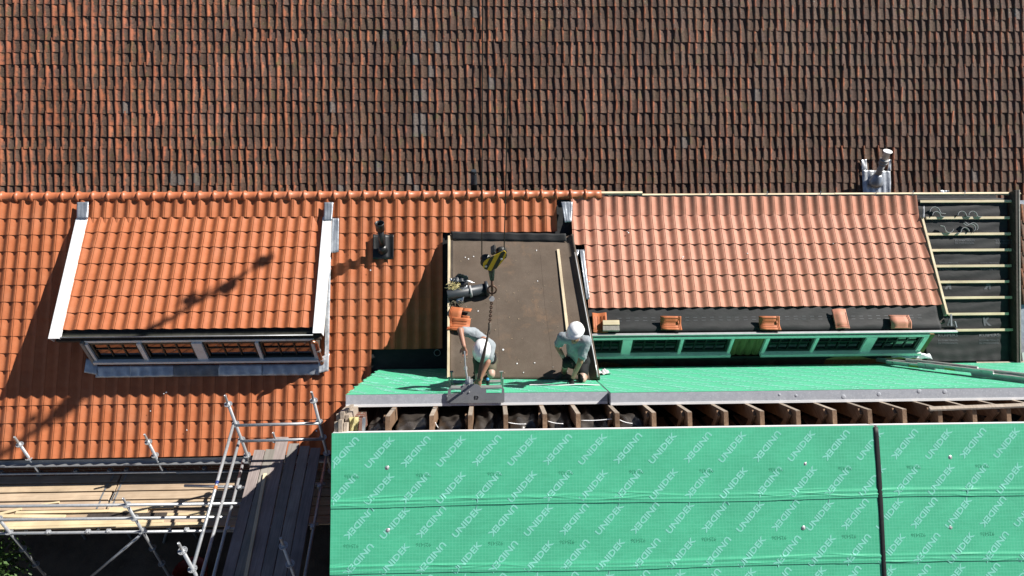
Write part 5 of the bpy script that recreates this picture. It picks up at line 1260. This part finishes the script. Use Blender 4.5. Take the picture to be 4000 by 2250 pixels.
    b.tube([j['pelvis'] + bu * .05 + bs * .150 * math.cos(a) + bf_ * .130 * math.sin(a) for a in np.linspace(0, 2 * PI, 24)[:-1]], .022, 8, True); b.build('belt', m_shorts_black, t, True)
    for a in (.6, 2.4, 4.2): q = j['pelvis'] + bs * .165 * math.cos(a) + bf_ * .145 * math.sin(a); b = MB(); b.box(q - bu * .03, (.07, .04, .11), (bs, bf_, bu)); bevel(b.build('tool_pouch', m_shorts_black, t), .012, 3)
    for ft, toe in boots:
        f_ = j[ft]; sc = [(f_, f_ + A3(0, 0, .06), .046, .044), (f_ - A3(0, 0, .02), f_ + np.asarray(toe) * .15 - A3(0, 0, .03), .046, .040), (f_ - np.asarray(toe) * .05 - A3(0, 0, .02), f_, .042, .046)]
        fleshy('boot', sc, m_boot, t, .009, 3)
    helmet(t, j['head'] + headup * .062, headup, face)
    return t
def Jp(px, py, Y): return atY(px, py, Y)
JB = dict(base=hit(2240, 1490, GREEN), head=Jp(2249, 1303, 7.10), neck=Jp(2245, 1334, 7.18), pelvis=Jp(2256, 1402, 7.42), rsh=Jp(2198, 1318, 7.28), lsh=Jp(2290, 1332, 7.16), rel=Jp(2177, 1352, 7.36), rha=Jp(2205, 1404, 7.22),
          lel=Jp(2266, 1414, 7.02), lha=Jp(2236, 1478, 7.02), lhip=Jp(2276, 1412, 7.40), lkn=Jp(2274, 1482, 7.10), lft=Jp(2291, 1468, 7.52), rhip=Jp(2238, 1412, 7.40), rkn=Jp(2212, 1414, 7.20), rft=Jp(2202, 1456, 7.44))
faceB = A3(-.42, -.88, .02); faceB /= np.linalg.norm(faceB); upB = A3(0, .30, .94); upB = upB - faceB * upB.dot(faceB); upB /= np.linalg.norm(upB)
person('right worker in white helmet, grey t-shirt and black shorts, kneeling, hand on the panel', JB, None, faceB, upB, True, True,
       {'rha': (A3(.9, -.35, -.35), A3(.2, -.5, .8), .55), 'lha': (A3(-.15, -.75, -.65), A3(1, 0, 0), .25)}, m_shorts_black, (('lft', A3(.1, .8, -.6)), ('rft', A3(-.75, -.6, -.05))))
b = MB(); b.box(JB['pelvis'] + A3(.10, -.15, -.06), (.05, .03, .05)); b.box(JB['pelvis'] + A3(-.03, -.16, -.08), (.09, .03, .03)); yo = b.build('tape_measure', m_yellow); tag(bevel(yo, .006), 'yellow tape measure on the right worker\'s belt', 'tape measure')
JA = dict(base=hit(1890, 1490, GREEN), head=Jp(1884, 1362, 6.90), neck=Jp(1888, 1330, 7.02), pelvis=Jp(1897, 1398, 7.40), rsh=Jp(1850, 1302, 7.14), lsh=Jp(1915, 1352, 7.08), rel=Jp(1797, 1289, 7.04), rha=Jp(1812, 1352, 6.84),
          lel=Jp(1905, 1416, 6.86), lha=Jp(1876, 1478, 6.70), lhip=Jp(1914, 1408, 7.40), lkn=Jp(1918, 1462, 7.16), lft=Jp(1912, 1466, 7.58), rhip=Jp(1876, 1406, 7.40), rkn=Jp(1872, 1478, 7.14), rft=Jp(1866, 1462, 7.60))
faceA = A3(-.10, -.60, -.80); faceA /= np.linalg.norm(faceA); upA = A3(-.15, -.72, .68); upA = upA - faceA * upA.dot(faceA); upA /= np.linalg.norm(upA)
person('left worker in white helmet and olive shorts bending over the lifting clamp, elbow raised', JA, None, faceA, upA, False, False,
       {'rha': (A3(.15, -.35, -.92), A3(.9, -.3, 0), .9), 'lha': (A3(-.25, -.55, -.8), A3(.9, -.2, 0), .5)}, m_shorts_olive, (('lft', A3(0, .8, -.6)), ('rft', A3(0, .8, -.6))))
for k, (px0, px1, py) in enumerate(((2085, 2215, 1504), (2225, 2342, 1502))): pass
ta_, tb_ = hit(2068, 1503, GREEN, .02), hit(2342, 1502, GREEN, .02)
b = MB(); b.sheet(lambda u, v: ta_ + (tb_ - ta_) * u + GU * (.07 * v - .035) + GN * .006 * math.sin(u * 11), 20, 2, GN, .003); tag(b.build('white_strip', m_chip), 'white strip lying on the green panel under the right worker\'s glove', 'strip')
Q = [hit(2338, 1462, GREEN, .03), hit(2388, 1458, GREEN, .03), hit(2372, 1444, GREEN, .05), hit(2340, 1446, GREEN, .05)]
o_ = wavy_lead('crumpled_paper', m_chip, None, lerp4(Q), 14, 12, GN, .014, .002, 4); tag(o_, 'crumpled white paper lying at the foot of the felt roof edge', 'paper')

# ------------------------------------------------------------------ scaffolding
Z1, Z2 = H - 10.5, H - 9.7                  # deck levels
def tube_part(name, a, c, parent, r=.024, m=None):
    b = MB(); b.tube([a, c], r, 10); return b.build(name, m or m_galv, parent, True)
me_ros = MB()
n8 = 24; V_ = []
for zz in (-.005, .005):
    for k in range(n8):
        a = 2 * PI * k / n8; V_ += [(.028 * math.cos(a), .028 * math.sin(a), zz), (.058 * math.cos(a) * (1 - .12 * (k % 3 == 0)), .058 * math.sin(a) * (1 - .12 * (k % 3 == 0)), zz)]
fs_ = []
for k in range(n8):
    i, j2 = 2 * k, 2 * ((k + 1) % n8); o_ = 2 * n8
    if k % 3 != 1: fs_ += [(o_ + i, o_ + i + 1, o_ + j2 + 1, o_ + j2), (i, j2, j2 + 1, i + 1)]
    fs_ += [(i + 1, j2 + 1, o_ + j2 + 1, o_ + i + 1), (i, o_ + i, o_ + j2, j2)]
for k in range(n8):                          # closed outer and inner rims around the punched holes
    a0, a1 = 2 * PI * k / n8, 2 * PI * (k + 1) / n8
    for (r0, r1) in ((.026, .036), (.050, .059)):
        kk = len(V_); V_ += [(r * math.cos(a), r * math.sin(a), z) for z in (-.006, .006) for a in (a0, a1) for r in (r0, r1)]
        fs_ += [(kk, kk + 2, kk + 3, kk + 1), (kk + 4, kk + 5, kk + 7, kk + 6), (kk + 1, kk + 3, kk + 7, kk + 5), (kk, kk + 4, kk + 6, kk + 2)]
me_ros.add(V_, fs_); ros = me_ros.mesh('rosette'); ros.materials.append(m_galv)
def post(parent, x, y, z0, z1, rosz):
    o = tube_part('upright', A3(x, y, z0), A3(x, y, z1 - .16), parent)
    b = MB(); b.tube([A3(x, y, z1 - .17), A3(x, y, z1)], .0185, 10, cap=False); b.lathe(A3(x, y, z1 - .004), (0, 0, 1), [(0, .0185), (.004, .0185), (.004, .012), (-.02, .011)], 10); b.build('spigot', m_galv, o, True)
    for z in rosz: inst(ros, 'rosette', o, Matrix.Translation((x, y, z)))
    return o
def clampbox(parent, p, d):
    b = MB(); b.box(p, (.07, .06, .075)); b.box(p + A3(0, -.02, .03), (.03, .05, .03)); return bevel(b.build('coupler', m_galv, parent), .008)
s1 = thing('scaffold', 'galvanised scaffold with long plank deck along the eave at lower left', 'scaffold', atZ(450, 2075, Z1) * A3(1, 1, 0))
Pz = lambda px, py, z: atZ(px, py, z)
pA, pB = Pz(150, 1841, Z1 + .06), Pz(636, 1838, Z1 + .06); pT = Pz(1108, 1818, Z1 + .06)
Yin = (pA[1] + pB[1]) / 2
for p, top_px in ((pA, (53, 1707)), (pB, (563, 1697)), (pT, (1076, 1690))):
    zt = atY(*top_px, p[1])[2]; post(s1, p[0], p[1], 0, zt, [zt - .20, zt - .56, zt - 1.0, zt - 1.5] if p is not pT else [zt - .2, zt - .6])
xl_s = -11.5
tube_part('ledger', A3(xl_s, pA[1] - .03 + .0, Z1 + .06), A3(pT[0] + .2, pB[1] - .04 - .0, Z1 + .06), s1)
tube_part('ledger', Pz(690, 1846, Z1 + .06), Pz(975, 1840, Z1 + .06), s1)
tube_part('handrail_end', Pz(721, 1897, Z1 + .45), Pz(954, 1903, Z1 + .45), s1)
for px, py in ((5, 1846), (298, 1840), (430, 1838), (496, 1836), (800, 1831)): clampbox(s1, Pz(px, py, Z1 + .06), EX)
pD = Pz(558, 2077, Z1); pD0 = Pz(38, 2080, Z1)
zrD = atY(474, 1947, pD[1])[2]; z_r1 = atY(490, 1972, pD[1])[2]; z_r2 = atY(523, 2024, pD[1])[2]
for p in (pD, pD0): post(s1, p[0], p[1], 0, zrD, [z_r1, z_r2, Z1 + .02, Z1 - .5, Z1 - 1.0, Z1 - 1.5])
xe = Pz(960, 1960, z_r1)[0] + .05
for z in (z_r1, z_r2, Z1 + .0): tube_part('guard_rail', A3(xl_s, pD0[1] + (pD0[1] - pD[1]) * .3, z), A3(xe + .1, pD[1] - (pD0[1] - pD[1]) * .5, z), s1)
for px in (190, 345, 425, 730): clampbox(s1, Pz(px, 2083 - px * .018, Z1), EX)
tube_part('brace', A3(pD[0] - .03, pD[1] - .05, Z1 - .02), A3(pD[0] - 1.9, pD[1] - .05, .15), s1)
tube_part('brace', A3(pB[0] + .3, Yin, Z1 - .1), A3(pB[0] - .6, Yin - .1, 0), s1)
tube_part('upright', A3(pD[0] - 1.3, Yin + .0, 0), A3(pD[0] - 1.3, Yin, Z1), s1)
ys = np.linspace(Pz(300, 2066, Z1)[1], Pz(300, 1853, Z1)[1], 7)
xjt = Pz(450, 1905, Z1)[0]
for k in range(6):
    for (xa, xb) in ((xl_s, xjt - .012 + random.uniform(-.03, .02)), (xjt + .012 + random.uniform(-.02, .04), -2.35)):
        b = MB(); z = Z1 + random.uniform(-.004, .004) ; b.box(((xa + xb) / 2, (ys[k] + ys[k + 1]) / 2, z - .02), (xb - xa, ys[k + 1] - ys[k] - random.uniform(.014, .030), .036)); o = bevel(b.build('plank', m_board, s1), .004); c = random.uniform(.86, 1.14); o.color = (c, c * random.uniform(.97, 1.0), c * random.uniform(.94, 1.0), 1)
    for dx in (.08, -.14): 
        b = MB(); b.box((xjt + dx + random.uniform(-.02, .02), (ys[k] + ys[k + 1]) / 2, Z1 + .004), (.028, ys[k + 1] - ys[k] - .03, .003)); b.build('plank_band', m_zinc, s1)
for x in np.arange(xl_s + .5, -2.5, 1.15): b = MB(); b.tube([A3(x, ys[0] - .05, Z1 - .06), A3(x, ys[-1] + .1, Z1 - .06)], .024, 8); b.build('transom', m_galv, s1, True)
bats = [((0, 2008), (85, 1988), .05, 'short slanting offcut at the left picture edge'), ((62, 2003), (428, 1996), .05, 'flat pale batten under the top guard rail'), ((425, 1992), (575, 1997), .09, 'wide pale board end beside the outer upright'),
        ((570, 1984), (682, 1980), .05, 'short pale batten right of the outer upright'), ((-30, 2016), (255, 2018), .06, 'pale batten just below the flat one, left half'), ((500, 2014), (900, 2006), .05, 'long thin pale batten right half, farther one'),
        ((-30, 2050), (560, 2030), .05, 'upper long batten of the bundle by the mid rail'), ((-30, 2056), (638, 2037), .05, 'middle long batten of the bundle by the mid rail'), ((60, 2064), (700, 2046), .045, 'lower long batten of the bundle by the mid rail'),
        ((-30, 2064), (124, 2062), .05, 'short batten at the deck edge, left corner'), ((455, 2056), (800, 2044), .05, 'pale batten at the deck edge below the bundle'), ((160, 1972), (232, 1962), .03, 'tiny pale offcut on the scaffold planks'), ((470, 2022), (780, 2004), .04, 'thin batten between mid rail and dark timber')]
for k_, (a, c, wd_, lab) in enumerate(bats):
    pa, pb = Pz(*a, Z1 + .022 + .004 * (k_ % 3)), Pz(*c, Z1 + .022 + .004 * (k_ % 3)); b = MB(); b.bar(pa, pb, wd_, .026); o = bevel(b.build('loose_batten', m_batten), .002); c_ = random.uniform(.86, 1.0); o.color = (c_, c_ * .97, c_ * .88, 1); tag(o, lab, 'batten', 'loose timber on the scaffold deck')
b = MB(); b.bar(Pz(342, 2018, Z1 + .04), Pz(652, 2012, Z1 + .04), .075, .05); tag(bevel(b.build('dark_timber', m_darkwood), .003), 'dark timber length among the pale battens on the scaffold', 'timber')

s2 = thing('scaffold', 'raised scaffold bay with shaded lengthwise planks beside the green roof', 'scaffold', atZ(1050, 2050, Z2) * A3(1, 1, 0))
pC, pE = Pz(967, 1782, Z2 - .05), Pz(1278, 1774, Z2 - .05)
zC = atY(874, 1545, pC[1])[2]; zn1 = atY(912, 1656, pC[1])[2]; zn2 = atY(938, 1717, pC[1])[2]; zE = atY(1215, 1531, pE[1])[2]
pF = Pz(752, 2222, zn1); pG = Pz(1133, 2202, zn1)
post(s2, pC[0], pC[1], 0, zC, [zC - .2, zn1, zn2, Z2 - .02, Z2 - .5]); post(s2, pE[0], pE[1], 0, zE, [zE - .2, zn1, zn2, Z2 - .02, Z2 - .5])
zF = atY(695, 2122, pF[1])[2]; post(s2, pF[0], pF[1], 0, zF, [zF - .18, zn1, zn1 - .5, zn1 - 1])
zG = atY(1097, 2102, pG[1])[2]; post(s2, pG[0], pG[1], 0, zG, [zG - .18, zn1, zn1 - .5, zn1 - 1])
for z in (zn1, zn2): tube_part('end_rail', A3(pC[0], pC[1] - .03, z), A3(pE[0], pE[1] - .03, z), s2)
dirL = (pF - A3(pC[0], pC[1], zn1)); dirL[2] = 0; dirL /= np.linalg.norm(dirL)
tube_part('guard_rail', A3(pC[0] - .03, pC[1], zn1), pF, s2)
tube_part('guard_rail', A3(pC[0] - .03, pC[1], zn2), A3(pC[0], pC[1], zn2) + dirL * 4.2, s2)
tube_part('ledger', Pz(952, 1796, Z2 - .06), Pz(836, 2252, Z2 - .06) + dirL * .6, s2); tube_part('ledger', Pz(1275, 1782, Z2 - .06), Pz(1188, 2252, Z2 - .06) + dirL * .6, s2)
for px, py in ((935, 1905), (890, 2065)): clampbox(s2, Pz(px, py, Z2 - .06), EX); tube_part('transom', Pz(px, py, Z2 - .06), Pz(px, py, Z2 - .06) + A3(1.35, .05, 0), s2)
for px, py in ((1248, 1900), (1222, 2058)): clampbox(s2, Pz(px, py, Z2 - .06), EX)
for t, m in ((.44, m_blueband), (.475, m_orangeband)):
    a = A3(pC[0] - .03, pC[1], zn1); q = a + (pF - a) * t; b = MB(); b.lathe(q, pF - a, [(0, .0252), (.055, .0252)], 10); b.build('tape_band', m, s2, True)
far_e = [(993, 1036, 1757), (1037, 1077, 1754), (1079, 1128, 1706), (1128, 1170, 1732), (1171, 1212, 1741), (1213, 1255, 1749)]; near_x = [866, 914, 967, 1017, 1066, 1119, 1170]
for k, (xa, xb, yy) in enumerate(far_e):
    fl_, fr_ = Pz(xa, yy, Z2), Pz(xb - 1, yy, Z2); nl, nr_ = Pz(near_x[k], 2250, Z2), Pz(near_x[k + 1] - 1, 2250, Z2); nl = nl + (nl - fl_) * .35; nr_ = nr_ + (nr_ - fr_) * .35
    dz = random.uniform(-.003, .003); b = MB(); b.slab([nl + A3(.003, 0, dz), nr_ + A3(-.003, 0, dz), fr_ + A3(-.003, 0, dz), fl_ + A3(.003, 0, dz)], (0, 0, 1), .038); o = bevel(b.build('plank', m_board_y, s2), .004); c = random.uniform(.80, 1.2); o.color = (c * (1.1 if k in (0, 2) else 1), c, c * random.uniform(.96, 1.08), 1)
b = MB(); b.bar(Pz(1036, 1850, Z2 + .02), Pz(966, 2250, Z2 + .02) + dirL * .5, .05, .03); tag(bevel(b.build('loose_batten', m_batten_y), .002), 'single pine batten lying lengthwise on the shaded scaffold planks', 'batten')
# yard below: tub, planks, bush
b = MB(); q = atZ(745, 2240, .3); b.lathe(A3(q[0], q[1], 0), (0, 0, 1), [(0, .22), (.34, .30), (.36, .31), (.36, .29), (.05, .21)], 20, False); tag(b.build('tub', mottled('red_plastic', (.30, .03, .02), (.36, .05, .03), 8, .45), None, True), 'red plastic tub on the dark ground below the scaffold', 'tub')
bu = thing('bush', 'green leafy bush at the lower left picture corner', 'bush', atZ(0, 2200, 1.6) * A3(1, 1, 0) - A3(.45, .1, 0))
bc = np.array(bu.location) + A3(0, 0, 1.45); b = MB()
for k in range(16):
    d = A3(*rng.normal(0, 1, 3)); d[2] = abs(d[2]); d /= np.linalg.norm(d); b.tube([bc - A3(0, 0, 1.45), bc - A3(0, 0, .4) + d * .2, bc + d * .6], .012, 5, rs=[.03, .016, .006])
b.build('stems', m_bark, bu)
b = MB()
for k in range(2600):
    d = A3(*rng.normal(0, 1, 3)); d /= np.linalg.norm(d); r = .82 * rng.uniform(.35, 1) ** .5 * (1 + .25 * math.sin(5 * d[0] + 3 * d[2])); p = bc + d * r * A3(.85, .8, 1.0)
    a = A3(*rng.normal(0, 1, 3)); a /= np.linalg.norm(a); c = np.cross(a, A3(*rng.normal(0, 1, 3))); c /= np.linalg.norm(c); L_ = rng.uniform(.03, .06)
    b.add([p - a * L_, p + c * L_ * .55, p + a * L_, p - c * L_ * .55], [(0, 1, 2, 3)])
b.build('foliage', m_leaf, bu)

# ------------------------------------------------------------------ crane boom high above the picture (its shadow crosses the left dormer)
ta3, tb3 = hit(1055, 1005, DORM, .02), hit(600, 1278, DORM, .02)
nB = np.cross(tb3 - ta3, SUN); nB /= np.linalg.norm(nB)
rx = cp(1940, 0); zr = ta3[2] - (nB[0] * (rx[0] - ta3[0]) + nB[1] * (rx[1] - ta3[1])) / nB[2]
Rp = A3(rx[0], rx[1], zr); Tp = ta3 + SUN * 11.0
bm = thing('crane_boom', 'crane boom reaching over the roofs above the picture', 'crane', Rp)
ud = (Rp - Tp); ud /= np.linalg.norm(ud); sdv = np.cross(ud, SUN); sdv /= np.linalg.norm(sdv); hv = np.cross(sdv, ud)
b = MB()
def bp(t, a, c): return Tp + ud * t + sdv * a + hv * c
LB = 30
b.tube([bp(.2, 0, 0), bp(LB, -.10, 0)], .040, 8); b.tube([bp(2.0, .20, 0), bp(LB, .62, 0)], .026, 8); b.tube([bp(1.0, .05, .1), bp(LB, .2, .45)], .022, 8)
b.build('chords', m_yellow, bm)
b = MB(); t = .5; k = 0
while t < LB:
    w_ = .10 + .5 * (t / LB); b.bar(bp(t, w_, 0), bp(t + .5, -.05, 0), .03, .03); t += 1.0
b.build('lacing', m_yellow, bm)
for (t, a, r) in ((.05, .02, .11), (.42, -.05, .12), (.75, .13, .09), (1.45, .04, .15), (1.7, .20, .08), (2.6, .26, .10), (3.1, .30, .07)):  # unseen discs shaped to give the boom's shadow its blobs
    b = MB(); q = bp(t, a, 0); b.lathe(q - hv * .05, hv, [(0, r), (.1, r)], 14); b.build('sheave', m_darksteel, bm)

# ------------------------------------------------------------------ small litter
def chips(parent, pts, n, m, lo=.006, hi=.018):
    b = MB()
    for p in pts:
        r = random.uniform(lo, hi); a0 = random.uniform(0, 6); t = np.cross(n, EX); t /= np.linalg.norm(t); k = 5
        ring = [p + (EX * math.cos(a0 + 2 * PI * i / k) + t * math.sin(a0 + 2 * PI * i / k)) * r * random.uniform(.5, 1.2) + n * .003 for i in range(k)]
        b.add(ring + [p + n * random.uniform(.006, .012)], [(i, (i + 1) % k, k) for i in range(k)])
    o = b.build('litter', m, parent, kind='stuff'); return o
chips(bit, [on_felt(random.uniform(1790, 2230), random.uniform(960, 1460), .003) for _ in range(60)], BN, m_ply, .004, .011)
chips(bit, [on_felt(x, y, .004) for x, y in ((1817, 1006), (1850, 1002), (2095, 978), (2100, 1098), (1965, 1366), (2088, 1418), (2160, 1434), (2045, 1455), (1868, 1215), (1830, 1012), (2020, 1420))], BN, m_chip, .008, .017)
chips(house, [hit(x, y, MAIN, .012) for x, y in ((1447, 1056), (650, 1533), (588, 1606), (730, 1680), (1236, 1683), (640, 1538))], MN, m_chip, .012, .022)
chips(dr, [hit(x, y, DORM, .014) for x, y in ((2578, 1015), (2668, 1004), (2450, 905), (2455, 909), (3255, 858), (3254, 952), (3600, 1176), (2920, 990), (2665, 1010), (2300, 1100))], DN, m_chip, .008, .018)
